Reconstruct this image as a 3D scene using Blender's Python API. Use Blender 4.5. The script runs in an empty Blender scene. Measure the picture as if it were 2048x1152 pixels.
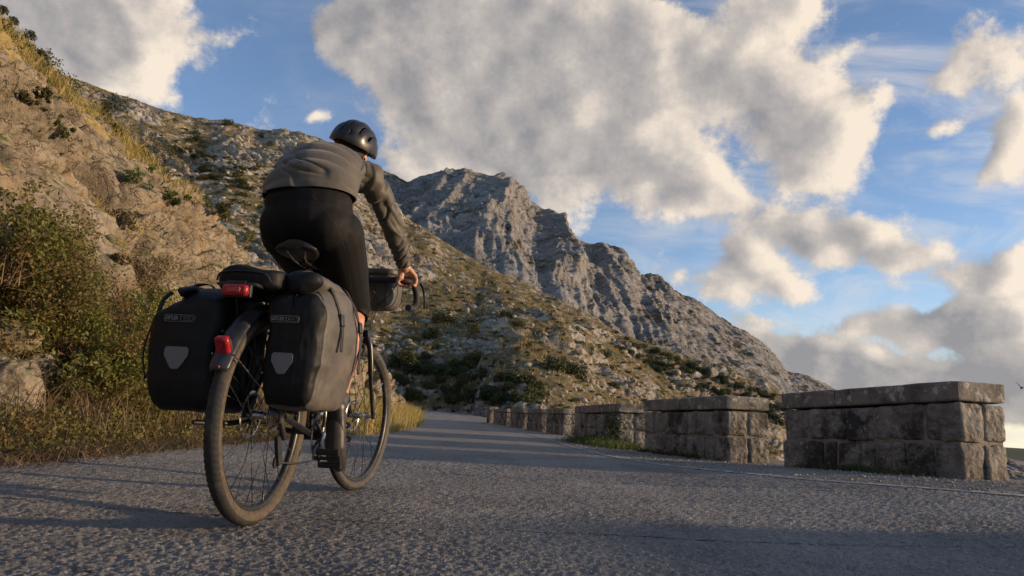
import bpy, bmesh, math, random
import numpy as np
from mathutils import Vector, Matrix, Euler

random.seed(7)
scene = bpy.context.scene
COL = scene.collection
R_ = math.radians

# ------------------------------------------------------------------ camera
F, PITCH, ROLL = 1390.0, math.atan(250 / 1390), R_(3.0)      # focal length in px of the 2048 px wide frame
CAM = np.array([0.0, 0.0, 0.40])
_fw = np.array([0, math.cos(PITCH), math.sin(PITCH)])
_up = np.array([0, -math.sin(PITCH), math.cos(PITCH)])
_rt = np.array([1.0, 0, 0])
RT = _rt * math.cos(ROLL) + _up * math.sin(ROLL)
UP = _up * math.cos(ROLL) - _rt * math.sin(ROLL)
FW = _fw
cam = bpy.data.cameras.new("camera")
cam_o = bpy.data.objects.new("camera", cam)
COL.objects.link(cam_o)
cam.sensor_width = 36
cam.lens = F / 2048 * 36
cam.clip_start, cam.clip_end = 0.05, 60000
m = Matrix(((RT[0], UP[0], -FW[0]), (RT[1], UP[1], -FW[1]), (RT[2], UP[2], -FW[2]))).to_4x4()
m.translation = Vector(CAM)
cam_o.matrix_world = m
cam.dof.use_dof = False
scene.camera = cam_o


def proj(P):
    P = np.atleast_2d(P) - CAM
    d = P @ FW
    return np.stack([1024 + F * (P @ RT) / d, 576 - F * (P @ UP) / d], 1)


def ray(px, py):
    return FW + RT * (px - 1024) / F + UP * (576 - py) / F


def at_y(px, py, Y):
    d = ray(px, py)
    return CAM + d * (Y / d[1])


# ------------------------------------------------------------------ sun
SUN_ELEV, SUN_X, SUN_Y = R_(8.5), 0.9995, -0.03
sdir = Vector((SUN_X * math.cos(SUN_ELEV), SUN_Y * math.cos(SUN_ELEV), math.sin(SUN_ELEV))).normalized()
sun = bpy.data.lights.new("sun", 'SUN')
sun.energy = 3.7
sun.angle = R_(1.8)
sun.color = (1.0, 0.70, 0.42)
sun_o = bpy.data.objects.new("sun", sun)
COL.objects.link(sun_o)
sun_o.rotation_euler = sdir.to_track_quat('Z', 'Y').to_euler()

# ------------------------------------------------------------------ world: sky texture + procedural clouds
world = bpy.data.worlds.new("World")
scene.world = world
world.use_nodes = True


class NT:
    """small helper to write node trees as expressions"""
    def __init__(s, tree):
        s.t = tree

    def n(s, kind, **kw):
        nd = s.t.nodes.new(kind)
        for k, v in kw.items():
            setattr(nd, k, v)
        return nd

    def put(s, sock, v):
        if isinstance(v, bpy.types.NodeSocket):
            s.t.links.new(v, sock)
        elif v is not None:
            if isinstance(v, (tuple, list)) and sock.type == 'RGBA' and len(v) == 3:
                v = tuple(v) + (1,)
            sock.default_value = v

    def math(s, op, a, b=None, c=None, clamp=False):
        nd = s.n('ShaderNodeMath', operation=op, use_clamp=clamp)
        s.put(nd.inputs[0], a)
        if b is not None:
            s.put(nd.inputs[1], b)
        if c is not None:
            s.put(nd.inputs[2], c)
        return nd.outputs[0]

    def vmath(s, op, a, b=None, scale=None):
        nd = s.n('ShaderNodeVectorMath', operation=op)
        s.put(nd.inputs[0], a)
        if b is not None:
            s.put(nd.inputs[1], b)
        if scale is not None:
            s.put(nd.inputs['Scale'], scale)
        return nd.outputs['Value'] if op in ('DOT_PRODUCT', 'LENGTH', 'DISTANCE') else nd.outputs[0]

    def mix(s, f, a, b, mode='MIX'):
        nd = s.n('ShaderNodeMix', data_type='RGBA', blend_type=mode)
        s.put(nd.inputs[0], f)
        s.put(nd.inputs[6], a)
        s.put(nd.inputs[7], b)
        return nd.outputs[2]

    def noise(s, vec, scale=5, detail=4, rough=0.5, dist=0.0, lac=2.0):
        nd = s.n('ShaderNodeTexNoise')
        s.put(nd.inputs['Vector'], vec)
        nd.inputs['Scale'].default_value = scale
        nd.inputs['Detail'].default_value = detail
        nd.inputs['Roughness'].default_value = rough
        nd.inputs['Distortion'].default_value = dist
        nd.inputs['Lacunarity'].default_value = lac
        return nd.outputs[0]

    def noisec(s, vec, scale=5, detail=4, rough=0.5):
        nd = s.n('ShaderNodeTexNoise')
        s.put(nd.inputs['Vector'], vec)
        nd.inputs['Scale'].default_value = scale
        nd.inputs['Detail'].default_value = detail
        nd.inputs['Roughness'].default_value = rough
        return nd.outputs[1]

    def vor(s, vec, scale=5, feature='F1', out=0, rand=1.0):
        nd = s.n('ShaderNodeTexVoronoi', feature=feature)
        s.put(nd.inputs['Vector'], vec)
        nd.inputs['Scale'].default_value = scale
        nd.inputs['Randomness'].default_value = rand
        return nd.outputs[out]

    def ramp(s, f, lo, hi, a=0.0, b=1.0, smooth=True):
        nd = s.n('ShaderNodeMapRange', interpolation_type='SMOOTHSTEP' if smooth else 'LINEAR')
        s.put(nd.inputs[0], f)
        for i, v in enumerate((lo, hi, a, b)):
            s.put(nd.inputs[1 + i], v)
        return nd.outputs[0]

    def mapping(s, vec, loc=(0, 0, 0), rot=(0, 0, 0), scale=(1, 1, 1), kind='POINT'):
        nd = s.n('ShaderNodeMapping', vector_type=kind)
        s.put(nd.inputs[0], vec)
        nd.inputs[1].default_value = loc
        nd.inputs[2].default_value = rot
        nd.inputs[3].default_value = scale
        return nd.outputs[0]

    def bump(s, h, strength=0.5, dist=0.01, normal=None):
        nd = s.n('ShaderNodeBump')
        nd.inputs['Strength'].default_value = strength
        nd.inputs['Distance'].default_value = dist
        s.put(nd.inputs['Height'], h)
        if normal is not None:
            s.put(nd.inputs['Normal'], normal)
        return nd.outputs[0]


def sky_uv(px, py):
    d = ray(px, py)
    d = d / np.linalg.norm(d)
    return np.array([d[0] / (1 + d[1]), d[2] / (1 + d[1])])


# cloud masses: bearing/height on the sky (taken through the camera once), half sizes, tilt, weight
CLOUDS = [
    (110, 20, 210, 120, 0, 1.2), (240, 70, 110, 90, 10, 1.0), (290, 140, 80, 70, 0, .6), (60, -60, 260, 90, 0, 1),
    (800, 50, 110, 100, 0, .8), (930, 120, 190, 140, 0, 1.15), (1130, 130, 210, 150, 0, 1.2), (1010, 20, 150, 90, 0, .9),
    (900, 250, 150, 80, 8, .75), (1060, 280, 130, 80, 0, .8), (1300, 90, 150, 100, 0, .85), (700, 30, 60, 90, 30, .45), (870, 340, 110, 50, 0, .45),
    (1340, 220, 110, 80, 0, .8), (1250, 320, 170, 55, 0, .85), (1350, 370, 120, 50, 15, .8), (1190, 410, 110, 48, 10, .7),
    (1420, 410, 80, 36, -10, .6), (1110, 320, 90, 60, 0, .75), (1160, 470, 60, 30, 0, .3),
    (1500, 140, 120, 70, 20, .95), (1600, 200, 120, 85, 25, 1.1), (1680, 280, 90, 75, 0, .95), (1560, 260, 80, 50, 0, .5),
    (1540, 20, 100, 60, 0, .8), (1620, -10, 60, 40, 0, .5), (1770, 180, 50, 30, 40, .45), (1640, 350, 110, 26, 0, .5),
    (1490, 510, 70, 55, 0, .95), (1545, 565, 90, 42, 15, .9), (1450, 590, 60, 30, 0, .5),
    (1605, 455, 72, 48, 15, .9), (1650, 485, 60, 28, 0, .6), (1735, 465, 62, 50, 35, .92), (1800, 525, 80, 50, 20, .9), (1860, 520, 50, 26, 0, .5),
    (1950, 40, 130, 60, -30, .62), (1930, 150, 120, 60, -45, .58), (2010, 230, 70, 130, 10, .58), (1950, 360, 120, 34, -45, .56), (2035, 330, 60, 90, 0, .55),
    (1720, 75, 85, 24, -20, .52), (1880, 265, 70, 20, -30, .5),
    (2030, 550, 70, 50, 0, .8), (1930, 555, 60, 20, 0, .5), (1540, 655, 80, 14, 0, .35), (1690, 650, 70, 18, 0, .4),
    (1880, 632, 180, 38, -4, 1.15), (2020, 665, 150, 50, 0, 1.15), (1690, 725, 210, 42, 5, 1.1), (1900, 750, 260, 38, 0, 1.05), (1820, 805, 240, 34, 0, 1.0), (1640, 785, 160, 40, 8, 1.0),
    (2300, 780, 420, 90, 0, 1.1), (2400, 400, 200, 120, 0, .9), (2300, 100, 180, 90, 0, .8),
    (620, 245, 44, 18, -30, .48), (440, 95, 60, 42, 20, .42), (1370, 560, 30, 14, 0, .45), (-300, 100, 200, 160, 0, 1.0), (1300, -250, 400, 120, 0, 1.1), (600, -300, 200, 120, 0, .8),
]
dens = bpy.data.node_groups.new("cloud_density", 'ShaderNodeTree')
dens.interface.new_socket(name="uv", in_out='INPUT', socket_type='NodeSocketVector')
dens.interface.new_socket(name="density", in_out='OUTPUT', socket_type='NodeSocketFloat')
dens.interface.new_socket(name="thickness", in_out='OUTPUT', socket_type='NodeSocketFloat')
dens.interface.new_socket(name="detail", in_out='OUTPUT', socket_type='NodeSocketFloat')
g = NT(dens)
gi, go = g.n('NodeGroupInput'), g.n('NodeGroupOutput')
uv0 = gi.outputs[0]
w1 = g.vmath('SUBTRACT', g.noisec(uv0, 9, 3, .55), (.5, .5, .5))
uvw = g.vmath('ADD', uv0, g.vmath('MULTIPLY', w1, (.055, .05, 0)))
tot = None
sxy = g.n('ShaderNodeSeparateXYZ')
g.put(sxy.inputs[0], uvw)
for (px, py, rx, ry, rot, w) in CLOUDS:
    c = sky_uv(px, py)
    sx = np.linalg.norm(sky_uv(px + 5, py) - c) / 5
    sy = np.linalg.norm(sky_uv(px, py + 5) - c) / 5
    cmb = g.n('ShaderNodeCombineXYZ')
    g.put(cmb.inputs[0], sxy.outputs[0]); g.put(cmb.inputs[1], sxy.outputs[1])
    if tot is not None:                      # keeps the evaluation order one mass after another
        g.put(cmb.inputs[2], tot)
    q = g.mapping(cmb.outputs[0], (c[0], c[1], 0), (0, 0, -R_(rot + 3)), (rx * sx, ry * sy, 1e5), 'TEXTURE')
    e = g.math('MULTIPLY', g.math('POWER', 2.718, g.math('MULTIPLY', g.vmath('DOT_PRODUCT', q, q), -1.0)), w)
    tot = e if tot is None else g.math('ADD', tot, e)
fb = g.noise(g.vmath('ADD', uv0, (3.1, 7.7, 0)), 17, 10, .66)
w2 = g.vmath('MULTIPLY', g.vmath('SUBTRACT', g.noisec(uv0, 30, 4, .6), (.5, .5, .5)), (.03, .03, 0))
bil = g.vor(g.vmath('ADD', uv0, w2), 30, 'SMOOTH_F1')         # rounded billows
md = g.noise(g.vmath('ADD', uv0, (1.1, 4.7, 0)), 9, 3, .5)
tot = g.math('MINIMUM', tot, 1.5)
# turbulence is strongest at the rim of each mass
rag = g.math('ADD', g.math('MULTIPLY', g.math('SUBTRACT', fb, .5), 2.3), g.math('MULTIPLY', g.math('SUBTRACT', .34, bil), .9))
g.t.links.new(g.math('ADD', tot, rag), go.inputs[0])
g.t.links.new(rag, go.inputs[2])
g.t.links.new(g.math('ADD', g.math('ADD', tot, g.math('MULTIPLY', g.math('SUBTRACT', md, .5), 1.35)), g.math('MULTIPLY', rag, .36)), go.inputs[1])

wt = world.node_tree
for nd in list(wt.nodes):
    wt.nodes.remove(nd)
g = NT(wt)
tc = g.n('ShaderNodeTexCoord')
sep = g.n('ShaderNodeSeparateXYZ')
g.put(sep.inputs[0], tc.outputs['Generated'])
sky = g.n('ShaderNodeTexSky')
sky.sky_type = 'NISHITA'
sky.sun_disc = False
sky.sun_elevation = SUN_ELEV
sky.sun_rotation = math.atan2(SUN_X, SUN_Y)
sky.altitude = 400
sky.air_density = 1.0
sky.dust_density = 0.25
sky.ozone_density = 3.0
up = g.n('ShaderNodeCombineXYZ')   # never look up the sky below its horizon
g.put(up.inputs[0], sep.outputs[0]); g.put(up.inputs[1], sep.outputs[1])
g.put(up.inputs[2], g.math('MAXIMUM', sep.outputs[2], 0.03))
g.put(sky.inputs[0], up.outputs[0])
den1 = g.math('MAXIMUM', g.math('ADD', sep.outputs[1], 1.0), 0.25)
uvn = g.n('ShaderNodeCombineXYZ')
g.put(uvn.inputs[0], g.math('DIVIDE', sep.outputs[0], den1))
g.put(uvn.inputs[1], g.math('DIVIDE', sep.outputs[2], den1))
UV = uvn.outputs[0]


def dgrp(vec):
    nd = g.n('ShaderNodeGroup')
    nd.node_tree = dens
    g.put(nd.inputs[0], vec)
    return nd.outputs


D0 = dgrp(UV)
D1 = dgrp(g.vmath('ADD', UV, (.014, -.002, 0)))
low = g.ramp(sep.outputs[2], .02, .22)
alpha = g.ramp(D0[0], .20, .66)
# thin high veil, streaky, thicker towards the right and the horizon
vs = g.mapping(UV, (0, 0, 0), (0, 0, .75), (9, 26, 1))
vn = g.noise(vs, 1.0, 8, .62, .6)
vw = g.math('ADD', g.ramp(sep.outputs[0], -.25, .65, .10, .75), g.ramp(low, 0, 1, .35, 0))
veil = g.math('MULTIPLY', g.ramp(vn, .40, .78), vw)
thick = g.ramp(D0[1], .55, 1.60)
lit = g.math('MULTIPLY', g.math('SUBTRACT', D0[1], D1[1]), .62)
lit2 = g.math('MULTIPLY', g.math('SUBTRACT', D0[0], D1[0]), .42)
shade = g.math('ADD', g.math('ADD', g.math('SUBTRACT', .67, g.math('MULTIPLY', thick, .40)), lit), lit2)
shade = g.math('ADD', shade, g.math('MULTIPLY', D0[2], .10))
shade = g.math('SUBTRACT', shade, g.ramp(low, 0, 1, .22, 0))
shade = g.math('MINIMUM', g.math('MAXIMUM', shade, 0.0), 1.0)
CLOUD_DARK, CLOUD_MID, CLOUD_LIT = (1.50, 1.46, 1.52), (2.65, 2.42, 2.25), (4.7, 4.05, 3.35)
ccol = g.mix(g.ramp(shade, 0, .5, smooth=False), CLOUD_DARK, CLOUD_MID)
ccol = g.mix(g.ramp(shade, .5, 1.0, smooth=False), ccol, CLOUD_LIT)
skyc = g.mix(g.ramp(sep.outputs[2], .0, .62), (1.38, 1.16, 1.16, 1), (1, 1, 1.06, 1))
skyc = g.mix(1.0, sky.outputs[0], skyc, 'MULTIPLY')
skyc = g.mix(.10, skyc, (2.2, 2.3, 2.6, 1))
skyc = g.mix(veil, skyc, (4.0, 3.75, 3.5, 1))
final = g.mix(g.math('MULTIPLY', alpha, .97), skyc, ccol)
bg = g.n('ShaderNodeBackground')
g.put(bg.inputs[0], final)
bg.inputs[1].default_value = 0.15
wo = g.n('ShaderNodeOutputWorld')
wt.links.new(bg.outputs[0], wo.inputs[0])

scene.view_settings.view_transform = 'Standard'
scene.view_settings.look = 'None'
scene.view_settings.gamma = 1
scene.view_settings.exposure = 0.46
scene.render.film_transparent = False
scene.cycles.max_bounces = 5
scene.cycles.transparent_max_bounces = 6
scene.cycles.use_adaptive_sampling = True
scene.cycles.use_denoising = True


# ------------------------------------------------------------------ numpy noise
def _h(ix, iy, iz, seed):
    n = (ix.astype(np.int64) * 374761393 + iy.astype(np.int64) * 668265263 + iz.astype(np.int64) * 2147483647 + seed * 974634777) & 0xffffffff
    n = ((n ^ (n >> 13)) * 1274126177) & 0xffffffff
    n = ((n ^ (n >> 16)) * 2246822519) & 0xffffffff
    return ((n ^ (n >> 15)) & 0xffffff) / float(0xffffff)


def vnoise(p, seed=0):
    p = np.asarray(p, float)
    i = np.floor(p)
    f = p - i
    f = f * f * f * (f * (f * 6 - 15) + 10)
    i = i.astype(np.int64)
    out = 0
    for dx in (0, 1):
        wx = f[:, 0] if dx else 1 - f[:, 0]
        for dy in (0, 1):
            wy = f[:, 1] if dy else 1 - f[:, 1]
            for dz in (0, 1):
                wz = f[:, 2] if dz else 1 - f[:, 2]
                out = out + wx * wy * wz * _h(i[:, 0] + dx, i[:, 1] + dy, i[:, 2] + dz, seed)
    return out * 2 - 1


def fbm(p, octv=5, rough=.5, lac=2.03, seed=0, ridged=False):
    p = np.asarray(p, float)
    a, s, tot, q = 1.0, 0.0, 0.0, p
    for k in range(octv):
        v = vnoise(q, seed + k * 17)
        if ridged:
            v = 1 - 2 * np.abs(v)
        s = s + a * v
        tot += a
        a *= rough
        q = q * lac + 11.3
    return s / tot


def worley(p, seed=0, two=True):
    """2-D cells: returns F1, F2 and a per-cell random"""
    p = np.asarray(p, float)[:, :2]
    i = np.floor(p).astype(np.int64)
    f1 = np.full(len(p), 9.0)
    f2 = np.full(len(p), 9.0)
    rid = np.zeros(len(p))
    z = np.zeros(len(p), np.int64)
    for dx in (-1, 0, 1):
        for dy in (-1, 0, 1):
            cx, cy = i[:, 0] + dx, i[:, 1] + dy
            jx = cx + _h(cx, cy, z, seed)
            jy = cy + _h(cx, cy, z + 1, seed)
            d = np.hypot(jx - p[:, 0], jy - p[:, 1])
            r = _h(cx, cy, z + 2, seed)
            near = d < f1
            f2 = np.where(near, f1, np.minimum(f2, d))
            rid = np.where(near, r, rid)
            f1 = np.where(near, d, f1)
    return f1, f2, rid


def sstep(x, a, b):
    t = np.clip((x - a) / (b - a), 0, 1)
    return t * t * (3 - 2 * t)


# ------------------------------------------------------------------ object helpers
def put_mesh(name, V, Fc, mat=None, parent=None, smooth=True, mats=None, mat_idx=None):
    me = bpy.data.meshes.new(name)
    V = np.asarray(V, np.float32)
    Fa = Fc if isinstance(Fc, np.ndarray) else None
    if Fa is not None:
        k = Fa.shape[1]
        me.vertices.add(len(V))
        me.vertices.foreach_set("co", V.ravel())
        me.loops.add(Fa.size)
        me.loops.foreach_set("vertex_index", Fa.astype(np.int32).ravel())
        me.polygons.add(len(Fa))
        me.polygons.foreach_set("loop_start", (np.arange(len(Fa)) * k).astype(np.int32))
        me.update(calc_edges=True)
    else:
        me.from_pydata(V.tolist(), [], [tuple(f) for f in Fc])
    if smooth:
        me.polygons.foreach_set("use_smooth", np.ones(len(me.polygons), bool))
    for mm in (mats or ([mat] if mat else [])):
        me.materials.append(mm)
    if mat_idx is not None:
        me.polygons.foreach_set("material_index", np.asarray(mat_idx, np.int32))
    me.update()
    o = bpy.data.objects.new(name, me)
    COL.objects.link(o)
    if parent:
        o.parent = parent
    return o


def tag(o, label, cat, group=None, kind=None):
    if label:
        o['label'] = label
    if cat:
        o['category'] = cat
    if group:
        o['group'] = group
    if kind:
        o['kind'] = kind
    return o


def empty(name, loc=(0, 0, 0), rz=0.0):
    o = bpy.data.objects.new(name, None)
    o.empty_display_size = .1
    o.location = loc
    o.rotation_euler = (0, 0, rz)
    COL.objects.link(o)
    return o


def grid_faces(nr, nc, wrap_c=False, wrap_r=False):
    r = np.arange(nr if wrap_r else nr - 1)
    c = np.arange(nc if wrap_c else nc - 1)
    rr, cc = np.meshgrid(r, c, indexing='ij')
    a = rr * nc + cc
    b = rr * nc + (cc + 1) % nc
    d = ((rr + 1) % nr) * nc + cc
    e = ((rr + 1) % nr) * nc + (cc + 1) % nc
    return np.stack([a, b, e, d], -1).reshape(-1, 4)


class MB:
    """collects shapes into one mesh"""
    def __init__(s):
        s.v, s.f, s.mi = [], [], []

    def add(s, V, Fc, mi=0):
        o = len(s.v)
        s.v.extend([tuple(map(float, p)) for p in V])
        s.f.extend([tuple(int(i) + o for i in f) for f in Fc])
        s.mi.extend([mi] * len(Fc))
        return s

    def box(s, c, size, M=None, mi=0):
        c = np.array(c, float)
        h = np.array(size, float) / 2
        V = np.array([[x, y, z] for x in (-1, 1) for y in (-1, 1) for z in (-1, 1)], float) * h
        if M is not None:
            V = V @ np.array(M).T
        return s.add(V + c, [(0, 1, 3, 2), (4, 6, 7, 5), (0, 4, 5, 1), (2, 3, 7, 6), (0, 2, 6, 4), (1, 5, 7, 3)], mi)

    def tube(s, pts, r, n=10, closed=False, caps=True, mi=0, flat=1.0, upv=None):
        P = [np.array(p, float) for p in pts]
        k = len(P)
        rr = r if hasattr(r, '__len__') else [r] * k
        T = []
        for i in range(k):
            a = P[(i - 1) % k] if (closed or i > 0) else P[i]
            b = P[(i + 1) % k] if (closed or i < k - 1) else P[i]
            t = b - a
            T.append(t / (np.linalg.norm(t) + 1e-9))
        u = np.array(upv if upv is not None else (0, 0, 1.0), float)
        if abs(u @ T[0]) > .95:
            u = np.array([1.0, 0, 0])
        V = []
        for i in range(k):
            u = u - T[i] * (u @ T[i])
            u = u / (np.linalg.norm(u) + 1e-9)
            w = np.cross(T[i], u)
            for j in range(n):
                a = 2 * math.pi * j / n
                V.append(P[i] + u * math.cos(a) * rr[i] * flat + w * math.sin(a) * rr[i])
        Fc = []
        for i in range(k if closed else k - 1):
            i2 = (i + 1) % k
            for j in range(n):
                j2 = (j + 1) % n
                Fc.append((i * n + j, i * n + j2, i2 * n + j2, i2 * n + j))
        if caps and not closed:
            Fc.append(tuple(range(n - 1, -1, -1)))
            Fc.append(tuple((k - 1) * n + j for j in range(n)))
        return s.add(V, Fc, mi)

    def ell(s, c, r, M=None, nu=20, nv=12, mi=0):
        V, Fc = [], []
        for i in range(nv + 1):
            t = math.pi * i / nv
            for j in range(nu):
                a = 2 * math.pi * j / nu
                V.append((math.sin(t) * math.cos(a) * r[0], math.sin(t) * math.sin(a) * r[1], math.cos(t) * r[2]))
        V = np.array(V)
        if M is not None:
            V = V @ np.array(M).T
        for i in range(nv):
            for j in range(nu):
                j2 = (j + 1) % nu
                Fc.append((i * nu + j, (i + 1) * nu + j, (i + 1) * nu + j2, i * nu + j2))
        return s.add(V + np.array(c, float), Fc, mi)

    def capsule(s, a, b, ra, rb, n=18, mi=0):
        a, b = np.array(a, float), np.array(b, float)
        t = b - a
        L = np.linalg.norm(t)
        t = t / L
        pts, rad = [], []
        for k in range(5, -1, -1):
            an = math.pi / 2 * k / 5
            pts.append(a - t * ra * math.sin(an)); rad.append(max(ra * math.cos(an), 1e-4))
        for k in range(6):
            an = math.pi / 2 * k / 5
            pts.append(b + t * rb * math.sin(an)); rad.append(max(rb * math.cos(an), 1e-4))
        return s.tube(pts, rad, n, mi=mi)

    def build(s, name, mat=None, parent=None, smooth=True, mats=None, bevel=0, subsurf=0, auto=True):
        o = put_mesh(name, np.array(s.v), s.f, mat, parent, smooth, mats, s.mi)
        if bevel:
            b = o.modifiers.new('b', 'BEVEL'); b.width = bevel; b.segments = 2; b.limit_method = 'ANGLE'; b.angle_limit = R_(40)
        if subsurf:
            b = o.modifiers.new('s', 'SUBSURF'); b.levels = b.render_levels = subsurf
        if smooth and auto:
            bmx = bmesh.new(); bmx.from_mesh(o.data)
            bmesh.ops.recalc_face_normals(bmx, faces=bmx.faces)
            for e in bmx.edges:
                if len(e.link_faces) == 2 and e.calc_face_angle(0) > R_(42):
                    e.smooth = False
            bmx.to_mesh(o.data); bmx.free()
        return o


def spline(pts, n=8):
    P = [np.array(p, float) for p in pts]
    out = []
    for i in range(len(P) - 1):
        p0 = P[max(i - 1, 0)]; p1 = P[i]; p2 = P[i + 1]; p3 = P[min(i + 2, len(P) - 1)]
        for k in range(n):
            t = k / n
            out.append(.5 * ((2 * p1) + (-p0 + p2) * t + (2 * p0 - 5 * p1 + 4 * p2 - p3) * t * t + (-p0 + 3 * p1 - 3 * p2 + p3) * t ** 3))
    out.append(P[-1])
    return out


# ------------------------------------------------------------------ materials
def mat_new(name):
    mt = bpy.data.materials.new(name)
    mt.use_nodes = True
    t = mt.node_tree
    for nd in list(t.nodes):
        t.nodes.remove(nd)
    g = NT(t)
    bs = g.n('ShaderNodeBsdfPrincipled')
    out = g.n('ShaderNodeOutputMaterial')
    t.links.new(bs.outputs[0], out.inputs[0])
    tc = g.n('ShaderNodeTexCoord')
    return mt, g, bs, tc.outputs['Object'], out


def simple(name, col, rough=.6, metal=0.0, var=.15, nscale=40, bump=.15, bdist=.002, spec=.5, dust=None, dustamt=.5, sheen=0):
    mt, g, bs, co, out = mat_new(name)
    n1 = g.noise(co, nscale, 5, .6)
    c = g.mix(g.ramp(n1, .3, .7), tuple(x * (1 - var) for x in col), tuple(min(x * (1 + var), 1) for x in col))
    if dust:
        n2 = g.noise(co, nscale * .25, 6, .65)
        c = g.mix(g.ramp(n2, .5, .75, 0, dustamt), c, dust)
    g.put(bs.inputs['Base Color'], c)
    g.put(bs.inputs['Roughness'], g.ramp(n1, .2, .8, max(rough - .1, .02), min(rough + .1, 1)))
    bs.inputs['Metallic'].default_value = metal
    bs.inputs['Specular IOR Level'].default_value = spec
    if sheen:
        bs.inputs['Sheen Weight'].default_value = sheen
    if bump:
        g.put(bs.inputs['Normal'], g.bump(g.noise(co, nscale * 3, 4, .6), bump, bdist))
    return mt


def rock_mat(name, colA, colB, warm, grass=None, scale=1.0, grass_amt=.5, bumpd=.05, crack=.5, bstr=.9, green=None, dark=(.07, .06, .05), stretch=(1, 1, 1), warm_amt=.85):
    mt, g, bs, co, out = mat_new(name)
    geo = g.n('ShaderNodeNewGeometry')
    P = geo.outputs['Position']
    q = g.vmath('MULTIPLY', P, (scale, scale, scale))
    n1 = g.noise(q, 1.1, 8, .62)
    n2 = g.noise(q, 5.5, 8, .65)
    n3 = g.noise(g.vmath('ADD', q, (40, 3, 9)), .55, 5, .55)
    c = g.mix(g.ramp(n1, .35, .65), colA, colB)
    c = g.mix(g.ramp(n3, .45, .68, 0, warm_amt), c, warm)
    c = g.mix(g.ramp(n2, .50, .68, 0, .7), c, tuple(x * .40 for x in colA))
    pit = g.noise(g.vmath('ADD', q, (7, 7, 1)), 16, 5, .7)
    c = g.mix(g.ramp(pit, .58, .68, 0, .6), c, tuple(x * .30 for x in colA))
    c = g.mix(g.ramp(pit, .30, .42, .35, 0), c, tuple(min(1, x * 1.3) for x in colB))
    # lichen / mineral speckle
    sp = g.vor(q, 14, 'F1')
    c = g.mix(g.ramp(sp, .10, .28, .35, 0), c, tuple(min(1, x * 1.35) for x in colB))
    qs = g.vmath('MULTIPLY', g.vmath('ADD', q, g.vmath('SCALE', g.noisec(q, 1.6, 6), None, 1.1)), stretch)
    cr = g.vor(qs, 2.2, 'DISTANCE_TO_EDGE')
    crk = g.math('MAXIMUM', g.ramp(cr, .0, .045), g.ramp(g.noise(q, 2.3, 3, .5), .50, .58))
    c = g.mix(g.math('MULTIPLY', g.math('SUBTRACT', 1.0, crk), crack), c, dark)
    if grass:
        nz = g.n('ShaderNodeSeparateXYZ')
        g.put(nz.inputs[0], geo.outputs['Normal'])
        n4 = g.noise(g.vmath('ADD', q, (9, 30, 2)), .8, 7, .62)
        fg = g.ramp(g.math('ADD', n4, g.math('MULTIPLY', g.math('SUBTRACT', nz.outputs[2], .6), .55)), .56 - .12 * grass_amt, .70 - .12 * grass_amt)
        gc = g.mix(g.ramp(g.noise(q, 9, 6, .7), .35, .65), grass, tuple(x * .55 for x in grass))
        if green:
            gc = g.mix(g.ramp(g.noise(g.vmath('ADD', q, (1, 2, 77)), 1.7, 6, .6), .46, .6), gc, green)
        c = g.mix(fg, c, gc)
    g.put(bs.inputs['Base Color'], c)
    bs.inputs['Roughness'].default_value = .92
    bs.inputs['Specular IOR Level'].default_value = .25
    hgt = g.math('ADD', g.math('MULTIPLY', g.noise(q, 3.2, 10, .66), .8), g.math('MULTIPLY', crk, .22 if crack > .05 else 0.0))
    hgt = g.math('ADD', hgt, g.math('MULTIPLY', g.noise(g.vmath('ADD', q, (5, 5, 5)), 18, 6, .7), .18))
    g.put(bs.inputs['Normal'], g.bump(hgt, bstr, bumpd))
    return mt


def leaf_mat(name, a, b, c=None, trans=.35, rough=.55):
    mt, g, bs, co, out = mat_new(name)
    geo = g.n('ShaderNodeNewGeometry')
    r = geo.outputs['Random Per Island']
    oi = g.n('ShaderNodeObjectInfo')
    col = g.mix(g.ramp(r, 0, 1, smooth=False), a, b)
    if c:
        col = g.mix(g.ramp(g.noise(co, 3.0, 4, .6), .50, .62), col, c)
    hs = g.n('ShaderNodeHueSaturation')
    g.put(hs.inputs['Hue'], g.ramp(oi.outputs['Random'], 0, 1, .48, .515, smooth=False))
    g.put(hs.inputs['Value'], g.ramp(oi.outputs['Random'], 0, 1, .8, 1.2, smooth=False))
    g.put(hs.inputs['Color'], col)
    g.put(bs.inputs['Base Color'], hs.outputs[0])
    bs.inputs['Roughness'].default_value = rough
    bs.inputs['Specular IOR Level'].default_value = .3
    tr = g.n('ShaderNodeBsdfTranslucent')
    g.put(tr.inputs[0], hs.outputs[0])
    mx = g.n('ShaderNodeMixShader')
    mx.inputs[0].default_value = trans
    g.t.links.new(bs.outputs[0], mx.inputs[1])
    g.t.links.new(tr.outputs[0], mx.inputs[2])
    g.t.links.new(mx.outputs[0], out.inputs[0])
    return mt


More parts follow.
